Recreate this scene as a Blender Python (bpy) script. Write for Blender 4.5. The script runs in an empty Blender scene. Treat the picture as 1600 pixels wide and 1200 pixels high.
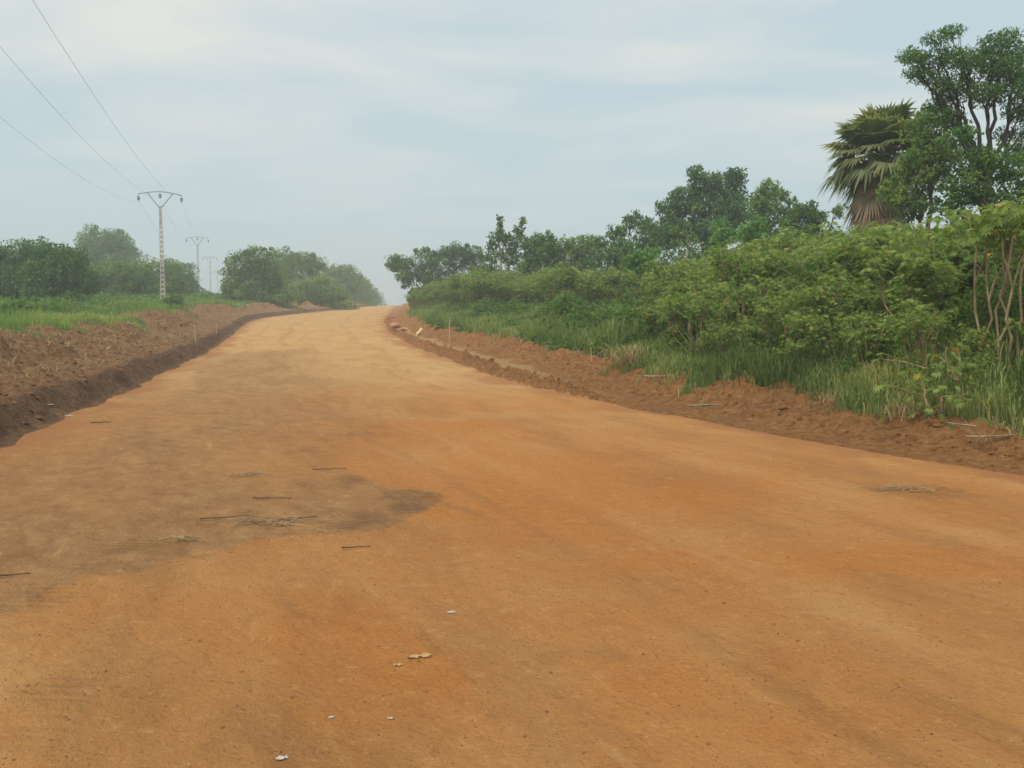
import bpy, math, random
import numpy as np
from mathutils import Vector
S = bpy.context.scene
COL = S.collection
R = math.radians
# ------------------------------------------------------------------ camera
CAMH = 1.6; F = 1386.0; TH = math.atan(100/F)
cd = bpy.data.cameras.new('camera'); cam = bpy.data.objects.new('camera', cd); COL.objects.link(cam)
cam.location = (0, 0, CAMH); cam.rotation_euler = (math.pi/2-TH, 0, 0)
cd.sensor_width = 36; cd.lens = F/1600*36; cd.clip_start = .05; cd.clip_end = 6000
S.camera = cam
# ------------------------------------------------------------------ light
SUN_EL, SUN_AZ = R(58), R(-150)          # azimuth measured from the view direction, negative = left
w = bpy.data.worlds.new('World'); S.world = w; w.use_nodes = True
nt = w.node_tree; nt.nodes.clear()
def N(nt, t, **k):
    n = nt.nodes.new(t)
    for a, b in k.items(): setattr(n, a, b)
    return n
def L(nt, a, b): nt.links.new(a, b)
wo = N(nt, 'ShaderNodeOutputWorld'); bg = N(nt, 'ShaderNodeBackground'); bg.inputs[1].default_value = .091
sky = N(nt, 'ShaderNodeTexSky', sky_type='NISHITA', sun_disc=False)
sky.sun_elevation = SUN_EL; sky.sun_rotation = SUN_AZ; sky.dust_density = 2.5; sky.air_density = 1.2
tc = N(nt, 'ShaderNodeTexCoord')
sep = N(nt, 'ShaderNodeSeparateXYZ'); L(nt, tc.outputs['Generated'], sep.inputs[0])
# project the view direction on a cloud deck so that the layers flatten towards the horizon
ad = N(nt, 'ShaderNodeMath', operation='ADD'); L(nt, sep.outputs[2], ad.inputs[0]); ad.inputs[1].default_value = .10
mx = N(nt, 'ShaderNodeMath', operation='MAXIMUM'); L(nt, ad.outputs[0], mx.inputs[0]); mx.inputs[1].default_value = .03
dx = N(nt, 'ShaderNodeMath', operation='DIVIDE'); L(nt, sep.outputs[0], dx.inputs[0]); L(nt, mx.outputs[0], dx.inputs[1])
dy = N(nt, 'ShaderNodeMath', operation='DIVIDE'); L(nt, sep.outputs[1], dy.inputs[0]); L(nt, mx.outputs[0], dy.inputs[1])
cmb = N(nt, 'ShaderNodeCombineXYZ'); L(nt, dx.outputs[0], cmb.inputs[0]); L(nt, dy.outputs[0], cmb.inputs[1])
n1 = N(nt, 'ShaderNodeTexNoise'); n1.inputs['Scale'].default_value = 1.15; n1.inputs['Detail'].default_value = 6
n1.inputs['Roughness'].default_value = .52; n1.inputs['Distortion'].default_value = .35
mp = N(nt, 'ShaderNodeMapping'); mp.inputs['Location'].default_value = (5.5, -6.0, 0); mp.inputs['Scale'].default_value = (.8, 1.15, 1)
L(nt, cmb.outputs[0], mp.inputs[0]); L(nt, mp.outputs[0], n1.inputs['Vector'])
cr = N(nt, 'ShaderNodeValToRGB'); e = cr.color_ramp.elements
e[0].position = .40; e[0].color = (0, 0, 0, 1); e[1].position = .68; e[1].color = (1, 1, 1, 1)
L(nt, n1.outputs[0], cr.inputs[0])
cc = N(nt, 'ShaderNodeMixRGB'); lo = N(nt, 'ShaderNodeMapRange', interpolation_type='SMOOTHSTEP'); L(nt, sep.outputs[2], lo.inputs[0])
for i_, q_ in enumerate((.04, .30, .15, 1)): lo.inputs[i_+1].default_value = q_
cf = N(nt, 'ShaderNodeMath', operation='MULTIPLY'); L(nt, cr.outputs[0], cf.inputs[0]); L(nt, lo.outputs[0], cf.inputs[1]); L(nt, cf.outputs[0], cc.inputs[0])
cc.inputs[1].default_value = (5.25, 6.45, 7.1, 1); cc.inputs[2].default_value = (8.2, 8.1, 7.45, 1)
# the overcast deck covers most of the clear sky behind it
m2 = N(nt, 'ShaderNodeMixRGB'); m2.inputs[0].default_value = .85
L(nt, sky.outputs[0], m2.inputs[1]); L(nt, cc.outputs[0], m2.inputs[2])
L(nt, m2.outputs[0], bg.inputs[0]); L(nt, bg.outputs[0], wo.inputs[0])
sd = bpy.data.lights.new('sun', 'SUN'); so = bpy.data.objects.new('sun', sd); COL.objects.link(so)
sd.energy = 2.7; sd.angle = R(22); sd.color = (1, .90, .74)
dirv = Vector((math.sin(SUN_AZ)*math.cos(SUN_EL), math.cos(SUN_AZ)*math.cos(SUN_EL), math.sin(SUN_EL)))
so.rotation_euler = dirv.to_track_quat('Z', 'Y').to_euler(); so.location = (0, -10, 40)
S.view_settings.view_transform = 'Standard'; S.view_settings.look = 'None'
S.view_settings.exposure = 0.30; S.view_settings.gamma = 1
S.render.engine = 'CYCLES'
S.cycles.max_bounces = 8; S.cycles.volume_bounces = 1; S.cycles.transparent_max_bounces = 8
S.cycles.filter_width = 1.6
# ------------------------------------------------------------------ numpy helpers
rng = np.random.default_rng(11)
def hash2(i, j, seed):
    h = (i.astype(np.int64)*374761393 + j.astype(np.int64)*668265263 + seed*2147483647*3) & 0xffffffff
    h = ((h ^ (h >> 13))*1274126177) & 0xffffffff
    h = (h ^ (h >> 16))
    return (h & 0xffffff)/float(0xffffff)
def vnoise(x, y, seed=0):
    i = np.floor(x); j = np.floor(y); fx = x-i; fy = y-j
    fx = fx*fx*(3-2*fx); fy = fy*fy*(3-2*fy)
    a = hash2(i, j, seed); b = hash2(i+1, j, seed); c = hash2(i, j+1, seed); d = hash2(i+1, j+1, seed)
    return (a*(1-fx)+b*fx)*(1-fy)+(c*(1-fx)+d*fx)*fy
def fbm(x, y, seed=0, o=4):
    x = np.asarray(x, float); y = np.asarray(y, float)
    s = 0; a = .5
    for k in range(o):
        s = s+a*(vnoise(x, y, seed+k*17)*2-1); x = x*2.03+5.1; y = y*2.03+3.7; a *= .5
    return s
def ss(a, b, x):
    t = np.clip((x-a)/(b-a), 0, 1); return t*t*(3-2*t)
def itp(x, t):
    return np.interp(x, [p[0] for p in t], [p[1] for p in t])
def smooth_itp(x, t, wdt=.12):
    # interpolation softened a little so the road has no kinks
    x = np.asarray(x, float); h = np.maximum(np.abs(x), 4)*wdt
    return (itp(x-h, t)+itp(x-h*.5, t)+itp(x, t)*1.5+itp(x+h*.5, t)+itp(x+h, t))/5.5
ZR = [(-100, 0), (22, 0), (42, .39), (60, .86), (80, 1.62), (110, 2.42), (150, 3.6), (200, 4.75), (240, 5.5), (300, 6.2), (430, 4.5), (700, -6), (1500, -30)]
XL = [(-60, -1.5), (0, -4.1), (5.5, -5.1), (11, -6.4), (22, -9.2), (42, -13.8), (60, -18.6), (80, -23.4), (95, -25.2), (110, -26.0), (140, -26.4), (175, -29), (240, -36.5), (300, -46), (500, -75), (1500, -150)]
XR = [(-60, 30), (0, 10), (5, 7.3), (9, 5.3), (12.3, 3.7), (17.7, 1.5), (24.6, -.5), (42, -4.8), (60, -8.4), (80, -11.5), (110, -15), (140, -18.6), (175, -22.7), (240, -30.6), (300, -39), (500, -66), (1500, -140)]
def xl(y): return smooth_itp(y, XL)+fbm(np.asarray(y)*.9, np.zeros_like(y)+3.3, 5)*.28
def xr(y): return smooth_itp(y, XR)+fbm(np.asarray(y)*.8, np.zeros_like(y)+9.3, 6)*.25
def bstart(y): return itp(y, [(0, .35), (14, .4), (18, .9), (24, 1.5), (30, 1.9), (45, 1.7), (70, 1.0), (90, .6)])
def H(x, y, detail=True):
    x = np.asarray(x, float); y = np.asarray(y, float)
    z = smooth_itp(y, ZR, .06)
    a = xl(y); b = xr(y)
    sl = a-x; sr = x-b
    # road surface
    if detail:
        inn = (sl < .05) & (sr < .05)
        rut = fbm(x*.5+y*.13, y*.16, 21, 3)*.022+fbm(x*3.1+y*.8, y*.9, 22, 3)*.009
        z = z+np.where(inn, rut, rut*.6)
    # left: cut scarp, trampled shelf, dug-up mounds, field
    n1_ = fbm(x*.55, y*.4, 31, 4); n2_ = fbm(x*1.9, y*1.5, 32, 4); n3_ = fbm(x*5.5, y*4.6, 36, 3)
    sl2 = sl+n2_*.35
    up = .40*ss(.05, .75, sl2)+.10*ss(.8, 2.6, sl2)+.55*ss(2.6, 4.6, sl2+n1_*1.1)
    mound = .50*np.exp(-((sl-4.0+n1_*1.2)/1.3)**2)*np.clip(.45+fbm(x*.3, y*.22, 33, 2)*1.4, 0, 1)
    fld = .045*np.maximum(sl-4, 0)
    fld = np.where(sl > 60, .045*56+(sl-60)*.004, fld)
    rough = (n2_*.22+n3_*.09)*ss(.1, 1.2, sl)*(1-.55*ss(5.5, 8, sl))
    zl = up+mound+fld+rough
    # right: windrow, graded strip, red bank, field
    bs = bstart(y); q = sr-bs+n2_*.3
    wind = .20*np.exp(-((sr-bs*.24)/(.16+.08*bs))**2)*ss(15, 21, y)*(1-ss(75, 100, y))*(1+n3_*1.5)
    upr = (.28+.18*ss(11, 19, y))*ss(0, 1.7, q)+.62*ss(1.6, 5, q)
    far = .03*np.maximum(q-5, 0); far = np.where(q > 60, .03*55+(q-60)*.002, far)
    mr = .14*np.exp(-((q-1.9+n1_)/.8)**2)*np.clip(.5+n1_*1.6, 0, 1)
    roughr = (n2_*.15+n3_*.09)*ss(-.1, .8, q)*(1-.6*ss(4, 7, q))
    zr = wind+upr+far+mr+roughr
    return z+np.where(sl > 0, zl, 0)+np.where(sr > 0, zr, 0)
def h1(x, y): return float(H(np.array([x]), np.array([y]))[0])
def P(u, v, D):
    a = (u-800)/F; b = (600-v)/F; yc = math.cos(TH)+b*math.sin(TH); t = D/yc
    return Vector((a*t, D, CAMH+t*(b*math.cos(TH)-math.sin(TH))))
def G(u, v, dmax=300):
    ds = np.geomspace(2, dmax, 4000); a = (u-800)/F; b = (600-v)/F; yc = math.cos(TH)+b*math.sin(TH)
    xs = a*ds/yc; zs = CAMH+ds/yc*(b*math.cos(TH)-math.sin(TH)); hh = H(xs, ds)
    k = np.argmax(zs < hh)
    return Vector((xs[k], ds[k], hh[k]))
def ux(u, D): return (u-800)/F*D
# ------------------------------------------------------------------ objects
def tag(o, label=None, cat=None, group=None, kind=None):
    if label: o['label'] = label
    if cat: o['category'] = cat
    if group: o['group'] = group
    if kind: o['kind'] = kind
    return o
def mesh_np(name, V, faces, mat, parent=None, attrs=None, smooth=False, mesh_only=False):
    """faces: list of int arrays (n,k)"""
    me = bpy.data.meshes.new(name)
    V = np.asarray(V, np.float32).reshape(-1, 3)
    faces = [np.asarray(f, np.int32) for f in faces if len(f)]
    nl = sum(f.size for f in faces); nf = sum(len(f) for f in faces)
    me.vertices.add(len(V)); me.vertices.foreach_set('co', V.ravel())
    me.loops.add(nl); me.loops.foreach_set('vertex_index', np.concatenate([f.ravel() for f in faces]))
    me.polygons.add(nf)
    tot = np.concatenate([np.full(len(f), f.shape[1], np.int32) for f in faces])
    st = np.concatenate([[0], np.cumsum(tot)[:-1]]).astype(np.int32)
    me.polygons.foreach_set('loop_start', st); me.polygons.foreach_set('loop_total', tot)
    me.polygons.foreach_set('use_smooth', np.full(nf, smooth))
    for k, a in (attrs or {}).items():
        a = np.asarray(a, np.float32)
        if a.ndim == 1:
            at = me.attributes.new(k, 'FLOAT', 'POINT'); at.data.foreach_set('value', a)
        else:
            at = me.attributes.new(k, 'FLOAT_VECTOR', 'POINT'); at.data.foreach_set('vector', a.ravel())
    me.materials.append(mat); me.update(); me.validate()
    if mesh_only: return me
    o = bpy.data.objects.new(name, me); COL.objects.link(o)
    if parent: o.parent = parent
    return o
def empty(name, loc, rz=0):
    o = bpy.data.objects.new(name, None); COL.objects.link(o); o.location = loc; o.rotation_euler[2] = rz
    o.empty_display_size = .2; return o
def copy_tree(o, parent=None):
    c = o.copy(); COL.objects.link(c); c.parent = parent
    for ch in o.children: copy_tree(ch, c)
    return c
class MB:
    def __init__(s): s.V = []; s.Q = []; s.T = []; s.A = []; s.n = 0
    def add(s, V, Q=None, T=None, tint=.5):
        V = np.asarray(V, float).reshape(-1, 3)
        if Q is not None and len(Q): s.Q.append(np.asarray(Q, int)+s.n)
        if T is not None and len(T): s.T.append(np.asarray(T, int)+s.n)
        s.V.append(V); s.A.append(np.broadcast_to(np.asarray(tint, float), (len(V),)) if np.ndim(tint) < 1 or len(np.atleast_1d(tint)) == len(V) else np.repeat(tint, len(V)//len(tint)))
        s.n += len(V)
    def tube(s, pts, rad, k=7, tint=.5, cap=True):
        pts = np.asarray(pts, float); n = len(pts); rad = np.broadcast_to(np.asarray(rad, float), (n,))
        tg = np.gradient(pts, axis=0); tg /= np.linalg.norm(tg, axis=1)[:, None]+1e-9
        ref = np.array([0, 0, 1.]) if abs(tg[:, 2]).mean() < .9 else np.array([1., 0, 0])
        a = np.cross(tg, ref); a /= np.linalg.norm(a, axis=1)[:, None]+1e-9; b = np.cross(tg, a)
        th = np.arange(k)*2*np.pi/k
        V = pts[:, None]+rad[:, None, None]*(a[:, None]*np.cos(th)[None, :, None]+b[:, None]*np.sin(th)[None, :, None])
        i = np.arange(n-1)[:, None]*k; j = np.arange(k)[None]; j2 = (j+1) % k
        Q = np.stack([i+j, i+j2, i+k+j2, i+k+j], -1).reshape(-1, 4)
        V = V.reshape(-1, 3); T = []
        if cap:
            V = np.vstack([V, pts[0], pts[-1]])
            jj = np.arange(k); T = np.vstack([np.stack([np.full(k, n*k), (jj+1) % k, jj], 1), np.stack([np.full(k, n*k+1), (n-1)*k+jj, (n-1)*k+(jj+1) % k], 1)])
        s.add(V, Q, T, tint)
    def box(s, c, d, rot=None, tint=.5):
        V = np.array([[x, y, z] for x in (-.5, .5) for y in (-.5, .5) for z in (-.5, .5)])*np.array(d)
        if rot is not None: V = V@np.array(rot).T
        s.add(V+np.array(c), [[0, 1, 3, 2], [4, 6, 7, 5], [0, 4, 5, 1], [2, 3, 7, 6], [0, 2, 6, 4], [1, 5, 7, 3]], None, tint)
    def leaves(s, C, Dr, Nn, ln, wd, tint, fold=.25):
        """diamond leaves folded on the midrib; C centre, Dr direction, Nn normal"""
        n = len(C); Dr = Dr/(np.linalg.norm(Dr, axis=1)[:, None]+1e-9)
        sd_ = np.cross(Dr, Nn); sd_ /= np.linalg.norm(sd_, axis=1)[:, None]+1e-9
        nn = np.cross(sd_, Dr); ln = np.broadcast_to(ln, (n,))[:, None]; wd = np.broadcast_to(wd, (n,))[:, None]
        base = C-Dr*ln*.5; tip = C+Dr*ln*.5-nn*ln*.12
        m = C-Dr*ln*.08
        l = m+sd_*wd*.5+nn*wd*fold; r = m-sd_*wd*.5+nn*wd*fold
        V = np.stack([base, l, tip, r], 1).reshape(-1, 3); i = np.arange(n)[:, None]*4
        T = np.vstack([np.hstack([i, i+2, i+1]), np.hstack([i, i+3, i+2])])
        s.add(V, None, T, np.repeat(tint, 4) if np.ndim(tint) else tint)
    def blades(s, B, hgt, wd, lean, tint, droop=.5):
        n = len(B); th = rng.uniform(0, 2*np.pi, n); ld = np.stack([np.cos(th), np.sin(th), 0*th], 1)
        sdv = np.stack([-np.sin(th), np.cos(th), 0*th], 1)
        hgt = np.broadcast_to(hgt, (n,))[:, None]; lean = np.broadcast_to(lean, (n,))[:, None]; wd = np.broadcast_to(wd, (n,))[:, None]
        z = np.array([0, 0, 1.])
        m1 = B+z*hgt*.5+ld*lean*hgt*.22; m2_ = B+z*hgt*.85+ld*lean*hgt*.6; tip = B+z*hgt*(1-droop*lean*.5)+ld*lean*hgt*1.15
        V = np.stack([B-sdv*wd*.5, B+sdv*wd*.5, m1-sdv*wd*.5, m1+sdv*wd*.5, m2_-sdv*wd*.38, m2_+sdv*wd*.38, tip], 1).reshape(-1, 3)
        i = np.arange(n)[:, None]*7
        Q = np.vstack([np.hstack([i, i+1, i+3, i+2]), np.hstack([i+2, i+3, i+5, i+4])]); T = np.hstack([i+4, i+5, i+6])
        s.add(V, Q, T, np.repeat(tint, 7) if np.ndim(tint) else tint)
    def build(s, name, mat, parent=None, smooth=False, mesh_only=False):
        fs = []
        if s.Q: fs.append(np.vstack(s.Q))
        if s.T: fs.append(np.vstack(s.T))
        return mesh_np(name, np.vstack(s.V), fs, mat, parent, {'tint': np.concatenate(s.A)}, smooth, mesh_only)
def rnd_dir(n):
    v = rng.normal(size=(n, 3)); return v/np.linalg.norm(v, axis=1)[:, None]
# ------------------------------------------------------------------ materials
def newmat(name):
    m = bpy.data.materials.new(name); m.use_nodes = True; m.node_tree.nodes.clear()
    nt = m.node_tree; out = N(nt, 'ShaderNodeOutputMaterial'); bs = N(nt, 'ShaderNodeBsdfPrincipled')
    bs.inputs['Specular IOR Level'].default_value = .25
    L(nt, bs.outputs[0], out.inputs[0]); return m, nt, bs, out
def ramp(nt, src, stops):
    c = N(nt, 'ShaderNodeValToRGB'); e = c.color_ramp.elements
    while len(e) < len(stops): e.new(.5)
    for k, (p, col) in enumerate(stops): e[k].position = p; e[k].color = (*col, 1)
    L(nt, src, c.inputs[0]); return c.outputs[0]
def noise(nt, vec, sc, det=4, ro=.55, dist=0, mscale=None):
    if mscale:
        m = N(nt, 'ShaderNodeMapping'); m.inputs['Scale'].default_value = mscale; L(nt, vec, m.inputs[0]); vec = m.outputs[0]
    n = N(nt, 'ShaderNodeTexNoise'); n.inputs['Scale'].default_value = sc; n.inputs['Detail'].default_value = det
    n.inputs['Roughness'].default_value = ro; n.inputs['Distortion'].default_value = dist
    L(nt, vec, n.inputs['Vector']); return n.outputs[0]
def math_(nt, op, a, b=None, c=None):
    n = N(nt, 'ShaderNodeMath', operation=op)
    for i, q in enumerate((a, b, c)):
        if q is None: continue
        if isinstance(q, (int, float)): n.inputs[i].default_value = q
        else: L(nt, q, n.inputs[i])
    return n.outputs[0]
def mix(nt, f, a, b, mode='MIX'):
    n = N(nt, 'ShaderNodeMixRGB', blend_type=mode)
    for i, q in enumerate((f, a, b)):
        if isinstance(q, (int, float)): n.inputs[i].default_value = q
        elif isinstance(q, tuple): n.inputs[i].default_value = (*q, 1)
        else: L(nt, q, n.inputs[i])
    return n.outputs[0]
def mrange(nt, src, a, b, c=0, d=1):
    n = N(nt, 'ShaderNodeMapRange', interpolation_type='SMOOTHSTEP'); L(nt, src, n.inputs[0])
    for i, q in enumerate((a, b, c, d)): n.inputs[i+1].default_value = q
    return n.outputs[0]
def attr(nt, name, fac=True):
    n = N(nt, 'ShaderNodeAttribute', attribute_name=name); return n.outputs['Fac' if fac else 'Vector']
def bump(nt, bs, h, st, dist):
    b = N(nt, 'ShaderNodeBump'); b.inputs['Strength'].default_value = st; b.inputs['Distance'].default_value = dist
    L(nt, h, b.inputs['Height']); L(nt, b.outputs[0], bs.inputs['Normal'])
def leafmat(name, stops, rough=.55, trans=.42, spec=.25):
    m, nt, bs, out = newmat(name)
    c = ramp(nt, attr(nt, 'tint'), stops)
    L(nt, c, bs.inputs['Base Color']); bs.inputs['Roughness'].default_value = rough; bs.inputs['Specular IOR Level'].default_value = spec
    tr = N(nt, 'ShaderNodeBsdfTranslucent'); L(nt, mix(nt, 1.0, c, (1.5, 1.6, .7), 'MULTIPLY'), tr.inputs[0])
    ms = N(nt, 'ShaderNodeMixShader'); ms.inputs[0].default_value = trans
    L(nt, bs.outputs[0], ms.inputs[1]); L(nt, tr.outputs[0], ms.inputs[2]); L(nt, ms.outputs[0], out.inputs[0])
    return m
def g(*c): return tuple(c)
M = {}
M['leaf_dark'] = leafmat('leaf_dark', [(0, g(.032, .075, .026)), (.5, g(.078, .165, .048)), (.85, g(.145, .255, .07)), (1, g(.23, .28, .085))])
M['leaf_mid'] = leafmat('leaf_mid', [(0, g(.045, .095, .026)), (.5, g(.115, .205, .052)), (.85, g(.19, .29, .07)), (1, g(.27, .3, .09))])
M['leaf_far'] = leafmat('leaf_far', [(0, g(.06, .11, .03)), (.5, g(.135, .225, .052)), (.9, g(.22, .31, .07)), (1, g(.18, .22, .09))])
M['leaf_bright'] = leafmat('leaf_bright', [(0, g(.05, .13, .03)), (.5, g(.11, .25, .06)), (1, g(.24, .38, .10))])
M['cassava'] = leafmat('cassava_leaf', [(0, g(.065, .115, .03)), (.45, g(.165, .25, .062)), (.8, g(.27, .355, .095)), (.93, g(.33, .38, .12)), (.97, g(.45, .34, .06)), (1, g(.5, .33, .07))])
M['grass'] = leafmat('grass_blade', [(0, g(.07, .11, .035)), (.5, g(.155, .22, .072)), (.85, g(.26, .31, .12)), (1, g(.42, .38, .18))])
M['grass_left'] = leafmat('grass_left', [(0, g(.08, .14, .035)), (.5, g(.16, .25, .06)), (.85, g(.25, .33, .09)), (1, g(.38, .35, .15))])
M['straw'] = leafmat('straw', [(0, g(.14, .085, .045)), (.5, g(.32, .21, .11)), (1, g(.5, .38, .21))], trans=.1)
M['palm'] = leafmat('palm_frond', [(0, g(.06, .09, .038)), (.5, g(.13, .17, .068)), (1, g(.30, .29, .14))], rough=.42)
M['palm_dead'] = leafmat('palm_dead', [(0, g(.17, .10, .065)), (.5, g(.33, .22, .14)), (1, g(.50, .38, .25))], trans=.12)
def barkmat(name, a, b, sc=9):
    m, nt, bs, out = newmat(name); ob = N(nt, 'ShaderNodeTexCoord').outputs['Object']
    f = noise(nt, ob, sc, 5, .6, mscale=(1, 1, .3)); L(nt, ramp(nt, f, [(.3, a), (.7, b)]), bs.inputs['Base Color'])
    bs.inputs['Roughness'].default_value = .85; bump(nt, bs, f, .6, .03); return m
M['bark'] = barkmat('bark', g(.05, .037, .028), g(.13, .10, .075))
M['bark_dark'] = barkmat('bark_dark', g(.03, .024, .02), g(.08, .06, .05))
M['bark_pale'] = barkmat('bark_pale', g(.2, .155, .10), g(.42, .35, .24))
M['stem'] = barkmat('stem', g(.15, .11, .06), g(.33, .26, .15), 14)
M['wood'] = barkmat('stake_wood', g(.32, .25, .16), g(.50, .41, .28), 20)
M['twig'] = barkmat('twig', g(.09, .05, .03), g(.18, .11, .065), 30)
# concrete of the poles
m, nt, bs, out = newmat('pole_concrete'); ob = N(nt, 'ShaderNodeTexCoord').outputs['Object']
f = noise(nt, ob, 2.2, 6, .65)
L(nt, ramp(nt, f, [(.3, g(.34, .30, .27)), (.6, g(.52, .48, .43)), (.8, g(.62, .58, .52))]), bs.inputs['Base Color']); bs.inputs['Roughness'].default_value = .9
bump(nt, bs, noise(nt, ob, 30, 4), .3, .01); M['concrete'] = m
def plain(name, col, rough=.5, metal=0, var=.15, sc=12):
    m, nt, bs, out = newmat(name); ob = N(nt, 'ShaderNodeTexCoord').outputs['Object']
    f = noise(nt, ob, sc, 4, .6)
    L(nt, ramp(nt, f, [(.3, tuple(c*(1-var) for c in col)), (.7, tuple(min(1, c*(1+var)) for c in col))]), bs.inputs['Base Color'])
    bs.inputs['Roughness'].default_value = rough; bs.inputs['Metallic'].default_value = metal; return m
M['steel'] = plain('galvanised_steel', g(.17, .17, .18), .55, .6)
M['glass'] = plain('insulator_glaze', g(.10, .09, .09), .2)
M['wire'] = plain('wire_metal', g(.42, .44, .46), .5, .3)
M['plastic'] = plain('white_plastic', g(.52, .46, .39), .35, sc=40)
M['yellow'] = plain('pale_yellow_paint', g(.62, .58, .30), .5, var=.3, sc=25)
M['card'] = plain('faded_card', g(.44, .30, .14), .8, var=.2, sc=25)
M['stone'] = plain('verge_stone', g(.42, .22, .13), .95, var=.3, sc=6)
M['rock'] = plain('laterite_rock', g(.21, .10, .05), .95, var=.5, sc=9)
# ---- earth
def earth(name, base_fn, bscale=1.0):
    m, nt, bs, out = newmat(name); ob = N(nt, 'ShaderNodeTexCoord').outputs['Object']; rc = attr(nt, 'rc', False)
    c = base_fn(nt, ob, rc); L(nt, c, bs.inputs['Base Color']); bs.inputs['Roughness'].default_value = .95
    bs.inputs['Specular IOR Level'].default_value = .12
    return m, nt, bs, ob, rc
def road_col(nt, ob, rc):
    # colour changes lengthwise: loose pale dust farther on, fresh orange laterite near by
    broad = noise(nt, ob, .16, 4, .6, .6)
    streak = noise(nt, rc, 1.0, 5, .62, .6, mscale=(.9, .30, 1))
    fine = noise(nt, rc, 1.0, 5, .7, .4, mscale=(4, 2.4, 1))
    grit = noise(nt, ob, 45, 4, .7); mid_ = noise(nt, ob, 9, 6, .72, .3)
    org = ramp(nt, streak, [(.28, g(.31, .138, .045)), (.5, g(.405, .195, .066)), (.72, g(.47, .255, .097))])
    org = mix(nt, mrange(nt, broad, .42, .60, 0, .75), org, g(.41, .158, .038))
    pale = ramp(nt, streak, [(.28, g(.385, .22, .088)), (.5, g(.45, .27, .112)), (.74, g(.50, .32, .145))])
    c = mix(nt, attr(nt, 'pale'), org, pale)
    brown = ramp(nt, fine, [(.3, g(.20, .104, .045)), (.5, g(.28, .155, .068)), (.72, g(.37, .222, .102))])
    # a sheet of different, browner soil spread over the left half, with a ragged edge
    edge = math_(nt, 'ADD', attr(nt, 'patch'), math_(nt, 'MULTIPLY', math_(nt, 'SUBTRACT', noise(nt, ob, 2.6, 5, .65), .5), .8))
    hard = mrange(nt, edge, -.03, .10); soft = mrange(nt, edge, -1.6, 2.6)
    f = mix(nt, attr(nt, 'far'), hard, soft)
    f2 = math_(nt, 'MULTIPLY', mrange(nt, edge, .02, 1.6, .95, .86), mrange(nt, streak, .60, .40, .74, 1))
    c = mix(nt, math_(nt, 'MULTIPLY', f, f2), c, brown)
    # wheel scuffs and damp blotches
    sc_ = noise(nt, rc, 1.0, 4, .6, 1.2, mscale=(1.1, .38, 1))
    c = mix(nt, mrange(nt, sc_, .57, .72, 0, .42), c, g(.22, .115, .055))
    sc2 = noise(nt, rc, 1.0, 5, .65, .8, mscale=(3.2, .75, 1))
    c = mix(nt, mrange(nt, sc2, .60, .78, 0, .5), c, g(.26, .11, .045))
    c = mix(nt, mrange(nt, sc2, .40, .24, 0, .35), c, g(.60, .38, .17))
    # soft wheel tracks running along the road
    sx = N(nt, 'ShaderNodeSeparateXYZ'); L(nt, rc, sx.inputs[0])
    wob = math_(nt, 'MULTIPLY', math_(nt, 'SUBTRACT', noise(nt, rc, 1, 2, .5, 0, mscale=(.02, .07, 1)), .5), 2.6)
    xx_ = math_(nt, 'ADD', sx.outputs[0], wob); brk = noise(nt, rc, 1, 4, .65, .3, mscale=(2.5, .5, 1))
    for off_, wd_, st_, col_ in ((-3.3, .32, .34, g(.24, .125, .055)), (-1.5, .32, .34, g(.24, .125, .055)), (.5, .3, .14, g(.52, .33, .15)), (2.3, .34, .3, g(.25, .12, .05)), (4.1, .3, .3, g(.25, .12, .05)), (-.4, .12, .35, g(.25, .12, .05)), (3.1, .6, .12, g(.50, .30, .13))):
        dd_ = math_(nt, 'ABSOLUTE', math_(nt, 'SUBTRACT', xx_, off_))
        c = mix(nt, math_(nt, 'MULTIPLY', mrange(nt, dd_, wd_, wd_*.3, 0, st_), mrange(nt, brk, .38, .62, .15, 1)), c, col_)
    c = mix(nt, mrange(nt, attr(nt, 'edge'), 0, 1, 0, .8), c, g(.31, .135, .055))
    c = mix(nt, math_(nt, 'MULTIPLY', mrange(nt, attr(nt, 'dark'), .25, .85, 0, .75), mrange(nt, fine, .65, .35, .45, 1)), c, g(.15, .08, .042))
    c = mix(nt, mrange(nt, mid_, .52, .70, 0, .36), c, g(.22, .10, .04)); c = mix(nt, mrange(nt, mid_, .46, .28, 0, .34), c, g(.58, .36, .16))
    c = mix(nt, mrange(nt, grit, .58, .75, 0, .6), c, g(.62, .40, .20))
    c = mix(nt, mrange(nt, grit, .42, .28, 0, .65), c, g(.15, .065, .025))
    return c
m, nt, bs, ob, rc = earth('road_laterite', road_col)
wv = N(nt, 'ShaderNodeTexWave', bands_direction='Y'); wv.inputs['Scale'].default_value = 3.6; wv.inputs['Distortion'].default_value = 3.5; wv.inputs['Detail'].default_value = 3; L(nt, rc, wv.inputs['Vector'])
tread = math_(nt, 'MULTIPLY', wv.outputs['Fac'], mrange(nt, attr(nt, 'dark'), .2, .6, 0, .22))
hh = math_(nt, 'ADD', tread, math_(nt, 'MULTIPLY', noise(nt, rc, 1, 5, .65, .4, mscale=(7, 4.5, 1)), .8)); hh = math_(nt, 'ADD', hh, math_(nt, 'MULTIPLY', noise(nt, ob, 38, 5, .75), .5))
bump(nt, bs, hh, 1.0, .045); M['road'] = m
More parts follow.
